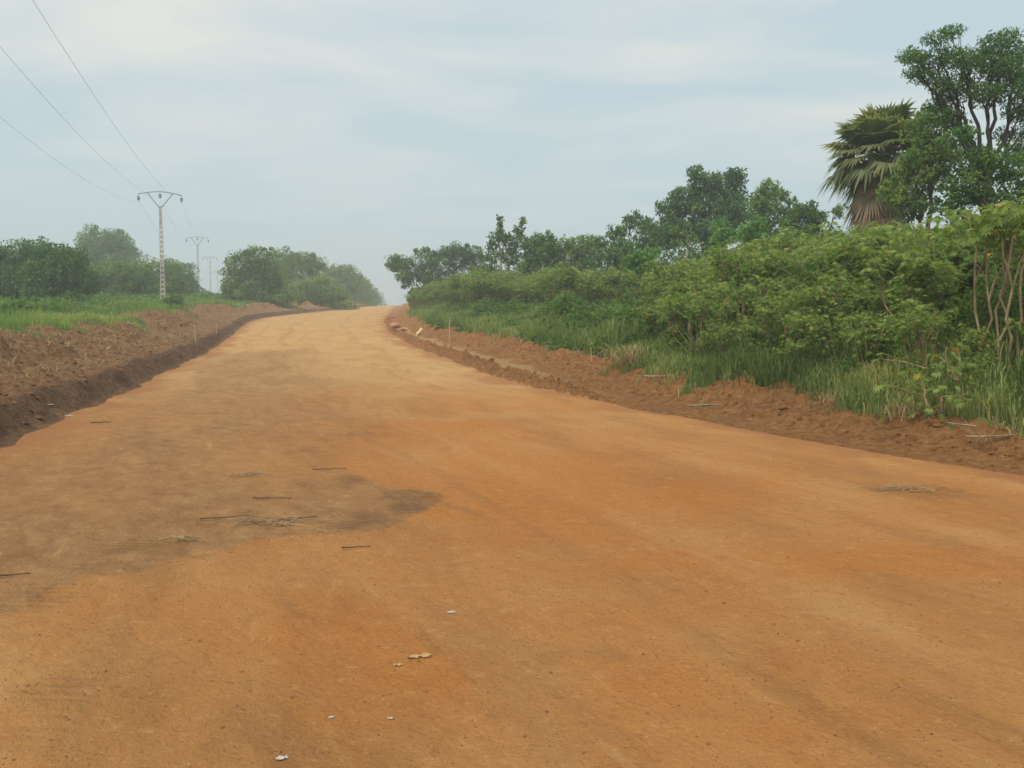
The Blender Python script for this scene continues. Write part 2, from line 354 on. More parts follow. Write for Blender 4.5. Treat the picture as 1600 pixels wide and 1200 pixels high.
def bank_col(nt, ob, rc):
    big = noise(nt, ob, .9, 5, .65); fin = noise(nt, ob, 7, 5, .7)
    red = ramp(nt, fin, [(.3, g(.21, .085, .032)), (.48, g(.41, .19, .070)), (.72, g(.58, .32, .135))])
    brn = ramp(nt, fin, [(.3, g(.18, .09, .045)), (.5, g(.34, .19, .092)), (.72, g(.52, .33, .175))])
    c = mix(nt, attr(nt, 'side'), red, brn)
    c = mix(nt, mrange(nt, big, .5, .68, 0, .6), c, g(.30, .155, .07))
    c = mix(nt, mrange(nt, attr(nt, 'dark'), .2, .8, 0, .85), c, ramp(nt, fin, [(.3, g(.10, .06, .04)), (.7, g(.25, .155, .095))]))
    tr = mix(nt, mrange(nt, fin, .4, .6), g(.62, .40, .18), g(.54, .33, .14))
    c = mix(nt, mrange(nt, noise(nt, ob, 3.1, 6, .75), .60, .72, 0, .55), c, g(.40, .28, .15))
    c = mix(nt, attr(nt, 'strip'), c, tr)
    return c
m, nt, bs, ob, rc = earth('bank_soil', bank_col)
bump(nt, bs, math_(nt, 'ADD', noise(nt, ob, 5, 6, .75), math_(nt, 'MULTIPLY', noise(nt, ob, 20, 5, .75), .5)), 1.0, .2); M['bank'] = m
def field_col(nt, ob, rc):
    a = noise(nt, ob, .35, 5, .6); b = noise(nt, ob, 6, 5, .7)
    c = ramp(nt, b, [(.3, g(.07, .08, .03)), (.6, g(.13, .15, .05)), (.8, g(.2, .17, .08))])
    return mix(nt, mrange(nt, a, .55, .72, 0, .5), c, g(.16, .10, .05))
m, nt, bs, ob, rc = earth('field_soil', field_col); bump(nt, bs, noise(nt, ob, 8, 5, .7), 1, .1); M['field'] = m
# ------------------------------------------------------------------ terrain, one grid cut into road, banks and fields
rows = np.concatenate([np.linspace(-40, 1.2, 40)[:-1], np.geomspace(1.2, 1100, 860)])
NR = len(rows)
rt = np.linspace(0, 1, 260)
so_ = np.concatenate([np.linspace(0, 6, 95)[1:], 6+np.geomspace(.1, 700, 75)])
nl_, nr_, nroad = len(so_), len(so_), len(rt)
A_ = xl(rows); B_ = xr(rows)
X = np.concatenate([A_[:, None]-so_[::-1][None], A_[:, None]+(B_-A_)[:, None]*rt[None], B_[:, None]+so_[None]], 1)
Y = np.repeat(rows[:, None], X.shape[1], 1)
Z = H(X, Y)
NC = X.shape[1]
SL = A_[:, None]-X; SR = X-B_[:, None]
ctr = (smooth_itp(rows, XL)+smooth_itp(rows, XR))/2
slope_ = np.gradient(ctr, rows)
along = np.cumsum(np.concatenate([[0], np.diff(rows)*np.sqrt(1+slope_[1:]**2)]))
RC = np.stack([X-ctr[:, None], np.repeat(along[:, None], NC, 1), 0*X], -1)
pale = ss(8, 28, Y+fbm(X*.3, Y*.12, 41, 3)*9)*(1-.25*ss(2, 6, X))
# polygon of the browner soil, image corners dropped on the ground
poly = [G(u, v) for u, v in ((-500, 1150), (0, 962), (150, 900), (260, 880), (400, 850), (470, 838), (560, 836), (620, 822), (665, 795), (694, 776), (660, 765), (600, 758), (545, 738), (500, 733), (560, 700), (610, 650), (560, 600), (480, 545), (300, 545), (-300, 760))]
px = np.array([p.x for p in poly]); py = np.array([p.y for p in poly])
def sdf(x, y):
    d = np.full(x.shape, 1e9); ins = np.zeros(x.shape, bool); n = len(px)
    for i in range(n):
        j = (i+1) % n; ex = px[j]-px[i]; ey = py[j]-py[i]
        t = np.clip(((x-px[i])*ex+(y-py[i])*ey)/(ex*ex+ey*ey), 0, 1)
        d = np.minimum(d, np.hypot(x-px[i]-t*ex, y-py[i]-t*ey))
        c = ((py[i] > y) != (py[j] > y)); ey_ = ey if abs(ey) > 1e-9 else 1e-9
        ins ^= c & (x < ex*(y-py[i])/ey_+px[i])
    return np.where(ins, d, -d)
near = Y < 40
FARM = ss(7.5, 11, Y)+.55*ss(14, 30, Y)*0
PT = np.full(X.shape, -5.); PT[near] = np.clip(sdf(X[near], Y[near]), -5, 5)
# darker scuffed blotches, image spots dropped on the ground: (u, v, radius across m, radius along m, strength)
DK = np.zeros(X.shape)
for u, v, ra, rb, s_ in ((640, 785, .40, .8, .74), (575, 810, .36, .6, .72), (560, 750, .3, .5, .71), (560, 680, .75, .9, .55), (470, 705, .45, .4, .5), (200, 855, .22, .35, .6), (60, 930, .45, .6, .5),
                     (110, 1085, .28, .38, .65), (40, 1150, .3, .3, .5), (800, 690, 1.3, .9, .3), (1520, 775, 1.0, .3, .5), (1450, 850, .8, .35, .35), (1330, 1110, .10, .30, .35), (600, 600, .5, 1.0, .3)):
    p = G(u, v); wob = fbm(X[near]*2.2, Y[near]*1.6, 51, 3)
    ins_ = ss(-.10, .02, PT[near]) if s_ > .7 else 1
    DK[near] = np.maximum(DK[near], s_*ins_*np.exp(-(((X[near]-p.x)/ra)**2+((Y[near]-p.y)/rb)**2)*.8)*(1+wob*.9))
n_ = fbm(X*1.3, Y*.9, 61, 4)
EDG = np.maximum(ss(1.0, .0, np.minimum(-SL, 99)+n_*1.0)*ss(-3, 0, SL), ss(.9, 0, -SR+n_*.9)*.9)
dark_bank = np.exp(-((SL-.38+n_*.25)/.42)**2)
STR = (SR > 0)*ss(.32, .44, SR/np.maximum(bstart(Y), .1)+n_*.25)*(1-ss(.88, 1.12, SR/np.maximum(bstart(Y), .1)+n_*.3))*ss(17, 23, Y)*(1-ss(55, 75, Y)); STR = np.clip(STR*1.4, 0, 1)*.85
SIDE = (SL > -1).astype(float)
idx = np.arange(NR*NC).reshape(NR, NC)
def cells(mask):      # mask on cells
    q = np.stack([idx[:-1, :-1], idx[:-1, 1:], idx[1:, 1:], idx[1:, :-1]], -1); return q[mask]
ci = np.arange(NC-1)[None]; isroad = (ci >= nl_) & (ci < nl_+nroad-1); isroad = np.repeat(isroad, NR-1, 0)
cSL = SL[:-1, :-1]; cSR = SR[:-1, :-1]
gel = lambda x, y: 4.9+fbm(y*.35, x*.3, 71, 3)*2.6+fbm(y*1.6, x*1.6, 73, 3)*1.2
ger = lambda x, y: bstart(y)+1.25+.75*ss(15, 28, y)+fbm(y*.5, x*.4, 72, 3)*.9+fbm(y*1.8, x*1.8, 74, 3)*.9
grass_edge_l = gel(X, Y)
grass_edge_r = ger(X, Y)
bankl = (~isroad) & (ci < nl_) & (cSL < grass_edge_l[:-1, :-1]); bankr = (~isroad) & (ci >= nl_) & (cSR < grass_edge_r[:-1, :-1])
fieldm = ~(isroad | bankl | bankr)
V_ = np.stack([X, Y, Z], -1).reshape(-1, 3)
def sub(name, mask, mat, attrs, smooth=True):
    q = cells(mask); u, inv = np.unique(q, return_inverse=True)
    at = {k: (a.reshape(-1, 3) if a.ndim == 3 else a.ravel())[u] for k, a in attrs.items()}
    return mesh_np(name, V_[u], [inv.reshape(-1, 4)], mat, None, at, smooth)
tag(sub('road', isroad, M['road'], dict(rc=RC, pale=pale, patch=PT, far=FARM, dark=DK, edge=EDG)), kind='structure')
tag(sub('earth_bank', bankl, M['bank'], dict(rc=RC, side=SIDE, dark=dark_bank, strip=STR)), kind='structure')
tag(sub('earth_bank', bankr, M['bank'], dict(rc=RC, side=SIDE, dark=dark_bank*0, strip=STR)), kind='structure')
tag(sub('ground', fieldm, M['field'], dict(rc=RC)), kind='structure')
# ------------------------------------------------------------------ soil clods along the banks
def clods(name, label, pts, size, mat):
    ico = np.array([[0, 0, 1], [.9, 0, .1], [.28, .85, .15], [-.73, .53, 0], [-.73, -.53, .2], [.28, -.85, 0], [0, 0, -.7]])
    T = np.array([[0, 1, 2], [0, 2, 3], [0, 3, 4], [0, 4, 5], [0, 5, 1], [6, 2, 1], [6, 3, 2], [6, 4, 3], [6, 5, 4], [6, 1, 5]])
    n = len(pts); V = ico[None]*(1+rng.uniform(-.3, .3, (n, 7, 3)))*size[:, None, None]*np.array([1.2, 1, .65])
    th = rng.uniform(0, 6.28, n); c, s = np.cos(th), np.sin(th)
    x = V[..., 0]*c[:, None]-V[..., 1]*s[:, None]; y = V[..., 0]*s[:, None]+V[..., 1]*c[:, None]
    V = np.stack([x, y, V[..., 2]], -1)+pts[:, None]
    TT = (np.arange(n)[:, None, None]*7+T[None]).reshape(-1, 3)
    side = np.full(n*7, 1. if 'left' in label else 0.); z = np.zeros(n*7)
    o = mesh_np(name, V, [TT], mat, None, dict(rc=np.zeros((n*7, 3)), side=side, dark=z+.25*side, strip=z)); tag(o, label, 'soil clods', kind='stuff')
n = 13000; yy = np.exp(rng.uniform(np.log(8), np.log(110), n)); off = rng.gamma(2.4, 1.25, n); off = off[off < 6]; yy = yy[:len(off)]
xx = xl(yy)-off-.05; sz = np.clip(rng.lognormal(-3.75, .6, len(xx)), .01, .13)
clods('soil_clods', 'loose dark brown soil clods strewn over the left bank', np.stack([xx, yy, H(xx, yy)-sz*.12], 1), sz, M['bank'])
n = 5000; yy = np.exp(rng.uniform(np.log(8), np.log(110), n)); off = np.where(rng.uniform(size=n) < .3, bstart(yy)*rng.normal(.24, .1, n), bstart(yy)+rng.gamma(1.8, .7, n)-.1)
xx = xr(yy)+off; sz = np.clip(rng.lognormal(-3.9, .6, len(xx)), .008, .10)
clods('soil_clods', 'loose red soil clods strewn over the right bank', np.stack([xx, yy, H(xx, yy)-sz*.12], 1), sz, M['bank'])
n = 11000; yy = 2.4+rng.gamma(1.3, 3.6, n); xx = rng.uniform(-.62, .62, n)*yy; k = (xx > xl(yy)+.1) & (xx < xr(yy)-.1); xx, yy = xx[k], yy[k]
sz = np.clip(rng.lognormal(-5.95, .45, len(xx)), .0015, .010)
clods('road_grit', 'small reddish grit and pebbles scattered on the dirt road', np.stack([xx, yy, H(xx, yy)+sz*.2], 1), sz, M['rock'])
n = 2600; t_ = rng.integers(1, 12, n); f_ = rng.uniform(size=n); xx = px[t_]*(1-f_)+px[(t_+1) % len(px)]*f_; yy = py[t_]*(1-f_)+py[(t_+1) % len(px)]*f_
inw = rng.uniform(size=n) < .65; xx = xx+np.where(inw, rng.normal(0, .12, n), rng.uniform(-2.5, .1, n)); yy = yy+np.where(inw, rng.normal(0, .12, n), rng.uniform(-.5, 2.5, n)); k = (yy > 2) & (yy < 12) & (xx > -.62*yy); xx, yy = xx[k], yy[k]
sz = np.clip(rng.lognormal(-6.1, .5, len(xx)), .001, .007)
clods('soil_crumbs', 'left over brown crumbs along the edge of the brown soil sheet', np.stack([xx, yy, H(xx, yy)+sz*.2], 1), sz, M['bank'])
# ------------------------------------------------------------------ grass
def onground(x, y, dz=-.02): return np.stack([x, y, H(x, y)+dz], 1)
b = MB()   # right: tall lush grass at the foot of the thicket
n = 60000; yy = np.exp(rng.uniform(np.log(8.5), np.log(30), n)); off = bstart(yy)+.5+rng.gamma(1.7, 1.3, n)
xx = xr(yy)+off; ok = (fbm(xx*.8, yy*.6, 81, 3) > -.28) & (off > ger(xx, yy)-rng.gamma(1, .15, n)); xx, yy = xx[ok], yy[ok]; off = off[ok]
b.blades(onground(xx, yy), rng.uniform(.25, .75, len(xx))*np.clip(.4+(off-bstart(yy)-1.0)*.38, .35, 1.3), rng.uniform(.008, .018, len(xx)), rng.uniform(.1, .8, len(xx)), np.clip(.55+fbm(xx*.7, yy*.5, 82, 3)*.7+rng.normal(0, .22, len(xx)), 0, 1))
tag(b.build('grass', M['grass']), 'tall green grass at the foot of the cassava thicket', 'grass', kind='stuff')
b = MB()   # right middle distance: bright grass slope
n = 120000; yy = rng.uniform(26, 85, n); off = bstart(yy)+.8+rng.gamma(1.8, 2.4, n); xx = xr(yy)+off
ok = (off < 12) & (off > ger(xx, yy)-rng.gamma(1, .2, n)) & (fbm(xx*.7, yy*.5, 86, 3) > -.3); xx, yy = xx[ok], yy[ok]
b.blades(onground(xx, yy), rng.uniform(.2, .62, len(xx))*(1+fbm(xx*.6, yy*.4, 87, 3)*1.2), rng.uniform(.014, .03, len(xx)), rng.uniform(.2, 1.2, len(xx)), np.clip(.62+fbm(xx*.4, yy*.3, 83, 3)*.5+rng.normal(0, .12, len(xx)), 0, .93))
tag(b.build('grass', M['grass']), 'bright green grass slope between the red bank and the far shrubs', 'grass', kind='stuff')
b = MB()   # left field
n = 150000; yy = np.exp(rng.uniform(np.log(17), np.log(190), n)); off = 3.0+rng.gamma(1.25, 9, n)*(yy/60+.4); xx = xl(yy)-off
ok = (xx > -.66*yy-3) & (off > gel(xx, yy)-rng.gamma(1, .25, n)); xx, yy = xx[ok], yy[ok]
sc = np.clip(yy/40, .6, 3)
b.blades(onground(xx, yy), rng.uniform(.12, .42, len(xx))*np.clip(sc, .8, 1.4)*(1+fbm(xx*.5, yy*.3, 85, 3)), .022*sc, rng.uniform(.2, 1, len(xx)), np.clip(.5+fbm(xx*.25, yy*.15, 84, 3)*.8+rng.normal(0, .14, len(xx)), 0, 1))
tag(b.build('grass', M['grass_left']), 'light green grass covering the field left of the road', 'grass', kind='stuff')
b = MB()   # dry uprooted grass on the banks
def tufts(n, xf, y0, y1):
    y = np.exp(rng.uniform(np.log(y0), np.log(y1), n)); x = xf(y); k = 26
    X_ = np.repeat(x, k)+rng.normal(0, .12, n*k); Y_ = np.repeat(y, k)+rng.normal(0, .12, n*k)
    b.blades(onground(X_, Y_, 0), rng.uniform(.03, .2, n*k), rng.uniform(.004, .010, n*k)*(np.clip(Y_/15, .8, 2)), rng.uniform(.8, 3.2, n*k), rng.uniform(.1, 1, n*k), .8)
tufts(170, lambda y: xl(y)-rng.uniform(1.2, 5.5, len(y)), 11, 70)
tufts(150, lambda y: xr(y)+bstart(y)+rng.uniform(1.2, 2.8, len(y)), 9, 70)
tag(b.build('dry_grass', M['straw']), 'dry straw coloured grass torn up on both earth banks', 'dry grass', kind='stuff')
# undergrowth of broad leaves under the thicket
b = MB()
n = 95000; yy = np.exp(rng.uniform(np.log(9), np.log(70), n)); off = bstart(yy)+1.5+rng.gamma(1.8, 1.4, n)+fbm(yy*.5, yy*0+2, 72, 3)*1.2; xx = xr(yy)+off
hm = np.clip((off-bstart(yy)-1.2)*.55, .08, 1.6)*np.clip(.55+fbm(xx*.9, yy*.7, 88, 3)*1.5, .1, 1.4)*np.where(yy > 27, .6, 1); k = rng.uniform(0, 1, n)**.6
C = np.stack([xx, yy, H(xx, yy)+hm*k], 1); d = rnd_dir(n); d[:, 2] *= .4; nn = rnd_dir(n)*.6+np.array([0, -.25, .8])
b.leaves(C, d, nn, rng.uniform(.07, .15, n)*np.clip(yy/16, .8, 2), rng.uniform(.035, .07, n)*np.clip(yy/16, .8, 2), np.clip(.35+fbm(xx*1.2, yy*.8, 89, 3)*.6+rng.normal(0, .14, n), 0, .97))
tag(b.build('undergrowth', M['leaf_mid']), 'low leafy undergrowth in front of the cassava thicket', 'undergrowth', kind='stuff')
b = MB()
n = 60000; yy = np.exp(rng.uniform(np.log(24), np.log(150), n)); off = 8+rng.gamma(1.5, 9, n)*(yy/60+.4); xx = xl(yy)-off
cl = fbm(xx*.32, yy*.16, 91, 3); ok = (xx > -.66*yy-3) & (cl > .02); xx, yy, cl = xx[ok], yy[ok], cl[ok]; n = len(xx); hm = np.clip(cl*2.6, .1, .9)
C = np.stack([xx, yy, H(xx, yy)+hm*rng.uniform(0, 1, n)**.6], 1); d = rnd_dir(n); d[:, 2] *= .4; nn = rnd_dir(n)*.6+np.array([0, -.25, .8])
s_ = np.clip(yy/40, .8, 3); b.leaves(C, d, nn, .16*s_, .09*s_, np.clip(.5+fbm(xx*.5, yy*.3, 92, 3)*.6+rng.normal(0, .14, n), 0, .97))
tag(b.build('weeds', M['leaf_mid']), 'patches of low leafy weeds in the left field', 'weeds', kind='stuff')
# ------------------------------------------------------------------ trees
def bez(p0, p1, sag=0, n=6, wob=.06):
    p0 = np.array(p0, float); p1 = np.array(p1, float); t = np.linspace(0, 1, n)[:, None]
    ln = np.linalg.norm(p1-p0); q = p0*(1-t)+p1*t; q[1:-1] += rng.normal(0, wob*ln, (n-2, 3))*.5
    q[:, 2] += sag*ln*(t[:, 0]*(1-t[:, 0])*4); return q
def tree(name, label, D, bu, blobs, leaf=.25, mat='leaf_dark', trunk=.18, cover=1.15, clump=.28, depth=1.0, bark='bark', group=None, cat='tree', tb=0., fork=.35, limbs=3, wl=.55, flat=.75, skirt=True, fill=.26, grow=1.08):
    """blobs: (u, v, ru, rv[, tint]) image circles turned into leafy masses at the tree's own distance"""
    base = Vector((ux(bu, D), D, 0)); base.z = h1(base.x, base.y)-.1
    root = empty(name, base); bb = np.array(base)
    k = D/F; cen = []; rads = []
    us = [q[0] for q in blobs]; half = max(1.0, (max(us)-min(us))*k*.5)
    lv = MB()
    nskirt = 0
    if skirt:
        x0_, x1_ = min(q[0]-q[2] for q in blobs), max(q[0]+q[2] for q in blobs); vb = max(q[1]+q[3]*.5 for q in blobs)
        vg = 600-F*math.tan(TH+math.atan((CAMH-base.z)/D)); hh_ = max(vg-vb, 0)/2+5; step = max(hh_*1.5, 14)
        us_ = np.arange(x0_+step*.5, x1_-step*.2, step); nskirt = len(us_)
        blobs = list(blobs)+[(u_+rng.normal(0, 3), vg-hh_*rng.uniform(.7, 1.1), step*.75, hh_*rng.uniform(1, 1.3), rng.uniform(-.08, .1)) for u_ in us_]
    for q in blobs:
        u, v, ru, rv = q[:4]; tt = q[4] if len(q) > 4 else 0
        ru *= grow; rv *= grow; c = np.array(P(u, v, D)); dd = rng.uniform(-.7, .7)*half*depth*(1-.5*abs(c[0]-bb[0])/(half*1.5+1e-6)); dd = np.clip(dd, -.25*D, .25*D)
        c[1] += dd; rx, rz = ru*k, rv*k; ry = max(rx, rz)*.95
        cen.append(c); rads.append(np.array([rx, ry, rz]))
        nc = max(8, int(20/(clump**2)*.09)); cd_ = rnd_dir(nc); rad = rng.uniform(.4, 1.08, nc)[:, None]
        ce = c+cd_*rad*np.array([rx, ry, rz])
        area = 4*math.pi*((rx*ry+ry*rz+rx*rz)/3); nlv = int(cover*1.75*area/(leaf*leaf*wl)*1.0)+30
        which = rng.integers(0, nc, nlv); cr_ = clump*min(rx, rz)*rng.uniform(.5, 1.75, nc)+leaf*.4
        dv = rnd_dir(nlv)*(rng.uniform(.15, 1, nlv)**.5)[:, None]; dv[:, 2] *= flat
        pos = ce[which]+dv*cr_[which][:, None]-bb
        fl = rng.uniform(size=nlv) < fill; fd = rnd_dir(nlv)*(rng.uniform(.02, 1, nlv)**.4)[:, None]
        pos = np.where(fl[:, None], c+fd*np.array([rx, ry, rz])*.98-bb, pos)
        ct = rng.normal(0, .21, nc)
        nrm = dv*.7+cd_[which]*.35+np.array([0, -.1, .5])+rnd_dir(nlv)*.45
        d = rnd_dir(nlv); d[:, 2] -= .35
        s_ = rng.uniform(.65, 1.3, nlv)*leaf
        lv.leaves(pos, d, nrm, s_, s_*wl, np.clip(.5+tt+ct[which]+rng.normal(0, .12, nlv), 0, 1))
    lv.build('crown', M[mat], root)
    tk = MB(); cm = np.mean(cen, 0); fk = bb*(1-fork)+cm*fork; fk[0] = bb[0]+(cm[0]-bb[0])*fork*.7; fk = fk-bb
    tk.tube(bez((0, 0, 0), fk, n=6, wob=.03), np.linspace(trunk*1.25, trunk*.85, 6), 8)
    tops = np.array(cen[:len(cen)-nskirt]); rad_ = rads[:len(tops)]
    m = max(1, int(math.ceil(len(tops)/3.2))); sd0 = tops[np.argsort(tops[:, 0])][np.linspace(0, len(tops)-1, m).astype(int)]
    asg = np.argmin(np.linalg.norm((tops[:, None]-sd0[None])*np.array([1, .5, .7]), axis=2), 1)
    for g_ in range(m):
        if not (asg == g_).any(): continue
        cmn = tops[asg == g_].mean(0)-bb; sf = fk+(cmn-fk)*.55
        tk.tube(bez(fk, sf, .06, 6, .06), np.linspace(trunk*.7, trunk*.42, 6), 7)
        for q_ in np.where(asg == g_)[0]:
            pts = bez(sf, tops[q_]-bb, .08, 7, .07); tk.tube(pts, np.linspace(trunk*.38, trunk*.07, 7), 6)
            for j in range(limbs):
                s0 = pts[rng.integers(2, 6)]; e_ = tops[q_]-bb+rnd_dir(1)[0]*rad_[q_]*.6
                tk.tube(bez(s0, e_, .03, 5, .06), np.linspace(trunk*.16, trunk*.03, 5), 5)
    tk.build('trunk', M[bark], root, smooth=True)
    tag(root, label, cat, group); return root
LG = 'trees behind the left field'
tree('broadleaf_tree', 'dark rounded tree cut by the left edge of the photo', 72, 10, [(-35, 420, 45, 40), (20, 405, 40, 30), (55, 398, 26, 22), (30, 445, 42, 32), (-20, 380, 20, 25), (60, 430, 30, 28)], .26, group=LG, fill=.45, grow=1.15)
tree('broadleaf_tree', 'dark bushy tree second from the left with lumpy low crown', 68, 100, [(75, 400, 30, 20), (105, 412, 28, 24), (85, 440, 40, 32), (120, 440, 24, 28), (60, 455, 30, 20, .1), (110, 465, 28, 16, .1)], .25, group=LG, fill=.45, grow=1.15)
tree('round_tree', 'tall pale round topped tree rising hazily behind the left treeline', 165, 165, [(150, 378, 26, 20), (178, 376, 22, 18), (140, 398, 20, 22), (170, 400, 30, 24), (200, 398, 16, 20), (165, 425, 30, 18)], .40, 'leaf_far', .35, group=LG, fill=.45, grow=1.15)
tree('broadleaf_tree', 'light green leafy tree below the round topped tree', 105, 170, [(150, 438, 34, 22, .12), (190, 432, 30, 22, .12), (160, 455, 40, 18, .1), (215, 428, 24, 20, .08), (215, 450, 34, 20, .05)], .32, 'leaf_mid', group=LG, fill=.45, grow=1.15)
tree('broadleaf_tree', 'low green tree directly behind the nearest power pole', 118, 250, [(235, 432, 22, 22), (262, 430, 22, 20), (250, 452, 32, 16, .08), (280, 452, 20, 14)], .34, 'leaf_far', group=LG, fill=.45, grow=1.15)
tree('broadleaf_tree', 'dim tree between the two nearest power poles', 150, 280, [(264, 418, 16, 14), (286, 430, 18, 18), (276, 445, 24, 16), (298, 446, 11, 14), (305, 457, 9, 8)], .38, 'leaf_far', group=LG, fill=.45, grow=1.15)
MG = 'trees on the left verge near the crest'
tree('broadleaf_tree', 'broad tree with bright green lower leaves right of the far poles', 112, 392, [(372, 418, 24, 22), (400, 402, 24, 16), (385, 440, 34, 24, .15), (400, 460, 40, 14, .18), (365, 455, 18, 20, .1), (420, 430, 26, 26)], .30, 'leaf_mid', group=MG, fill=.45, grow=1.15)
tree('broadleaf_tree', 'rounded green tree in the middle of the left verge clump', 150, 450, [(440, 405, 24, 14), (470, 408, 22, 14), (490, 416, 16, 16), (450, 432, 32, 24, .05), (480, 445, 24, 20), (440, 458, 30, 16, .05)], .32, 'leaf_far', group=MG, fill=.45, grow=1.15)
tree('broadleaf_tree', 'sparse brownish green tree right of the verge clump', 195, 528, [(515, 428, 18, 12), (540, 426, 20, 12), (520, 450, 26, 18, .1), (555, 446, 22, 18), (500, 460, 20, 14), (535, 468, 26, 10)], .42, 'leaf_far', cover=1.0, group=MG, fill=.45, grow=1.15)
tree('broadleaf_tree', 'small dark tree at the road crest on the left', 265, 572, [(566, 446, 14, 12), (580, 458, 11, 11), (560, 464, 14, 9), (588, 468, 7, 7)], .34, 'leaf_far', group=MG, fill=.45, grow=1.15)
tree('broadleaf_tree', 'low bright green bush mass filling the gap in the middle of the left verge clump', 135, 490, [(470, 452, 26, 16, .15), (500, 446, 26, 18, .1), (520, 460, 26, 14, .1), (482, 466, 30, 10, .15)], .34, 'leaf_mid', group=MG, fill=.4, cover=1.1)
tree('broadleaf_tree', 'low green bush mass just left of the small tree at the crest', 215, 552, [(535, 462, 20, 12, .1), (556, 456, 16, 13, .05), (570, 466, 16, 9)], .45, 'leaf_mid', group=MG, fill=.4, cover=1.1)
RG = 'trees behind the right hand shrubs'
tree('spreading_tree', 'wide dark tree leaning out towards the road crest on the right', 104, 700, [(625, 412, 20, 14), (640, 432, 20, 18), (665, 405, 24, 16), (680, 430, 30, 24, -.05), (705, 395, 24, 14), (735, 398, 24, 14), (730, 425, 34, 24), (612, 415, 9, 8), (690, 448, 26, 12, -.1), (660, 456, 22, 10), (720, 452, 34, 14), (755, 448, 24, 12)], .33, cover=1.05, wl=.42, trunk=.22, group=RG, skirt=False)
tree('spindly_tree', 'spindly tree whose two thin tops stand above the right treeline', 74, 783, [(781, 342, 5, 5), (781, 354, 4, 9), (778, 368, 14, 9), (790, 376, 12, 9), (812, 360, 10, 11), (818, 346, 5, 6), (770, 384, 10, 6), (805, 380, 12, 12), (800, 400, 22, 14), (765, 400, 14, 10)], .27, cover=.8, bark='bark_pale', trunk=.16, fork=.22, limbs=1, group=RG)
tree('broadleaf_tree', 'low ragged dark tree with a pale trunk right of the spindly tree', 72, 856, [(828, 382, 16, 12), (850, 375, 20, 12), (845, 400, 26, 18), (868, 390, 16, 16), (825, 412, 24, 12)], .27, bark='bark_pale', group=RG)
tree('broadleaf_tree', 'olive green dome shaped tree in the middle of the right treeline', 76, 910, [(905, 384, 24, 16, .12), (890, 400, 24, 18, .05), (922, 398, 20, 18, .1), (905, 415, 34, 12)], .27, 'leaf_far', group=RG)
tree('broadleaf_tree', 'spiky topped dark tree left of the tall twin crowned tree', 64, 975, [(938, 378, 10, 9), (962, 365, 16, 12), (980, 348, 10, 12), (996, 338, 8, 10), (1008, 352, 14, 14), (965, 388, 26, 18), (1000, 385, 26, 22), (975, 405, 34, 14), (1020, 370, 18, 16)], .25, cover=.95, group=RG)
tree('tall_tree', 'tall dark twin crowned tree rising highest over the far shrubs', 66, 1105, [(1085, 272, 12, 12), (1092, 292, 20, 18), (1112, 285, 16, 16), (1148, 276, 18, 14), (1140, 300, 28, 22), (1070, 310, 22, 18), (1045, 328, 20, 18), (1100, 325, 34, 26), (1150, 335, 36, 28), (1065, 355, 34, 22), (1110, 365, 40, 22), (1040, 365, 26, 24)], .27, trunk=.28, depth=.6, cover=1.25, group=RG, fill=.45)
tree('broadleaf_tree', 'lighter green pointed tree right of the twin crowned tree', 58, 1205, [(1202, 292, 14, 12, .2), (1215, 308, 20, 18, .15), (1190, 318, 20, 20, .08), (1205, 345, 30, 26), (1235, 335, 14, 22, .05), (1190, 372, 34, 20)], .24, 'leaf_mid', group=RG)
tree('broadleaf_tree', 'dark low tree just left of the fan palm', 50, 1262, [(1258, 330, 18, 14), (1280, 340, 18, 14), (1250, 355, 24, 22), (1285, 362, 24, 18), (1270, 382, 30, 14), (1308, 330, 8, 10, .25)], .20, group=RG)
tree('bare_tree', 'small half bare tree with pale forked trunk before the dark trees', 52, 1071, [(1060, 362, 12, 8), (1085, 372, 10, 8, .1), (1072, 352, 6, 5), (1055, 382, 10, 8, .1)], .2, 'leaf_mid', .11, .7, bark='bark_pale', fork=.55, limbs=4, group=RG, skirt=False)
BG = 'bright green saplings above the thicket'
tree('sapling', 'bright green sapling low in front of the spiky dark tree', 46, 1003, [(1000, 402, 14, 9), (985, 410, 12, 8), (1018, 394, 10, 8), (1005, 418, 14, 9)], .2, 'leaf_bright', .05, 1.2, group=BG, grow=1.35, skirt=False)
tree('sapling', 'bright sapling beneath the lighter pointed tree', 46, 1128, [(1128, 354, 8, 10), (1135, 368, 14, 10), (1122, 382, 12, 10)], .2, 'leaf_bright', .05, 1.2, group=BG, grow=1.35, skirt=False)
tree('sapling', 'bright broad leaved sapling between pointed tree and palm', 44, 1180, [(1162, 364, 12, 10), (1180, 354, 12, 9), (1188, 372, 14, 12)], .2, 'leaf_bright', .05, 1.2, group=BG, grow=1.35, skirt=False)
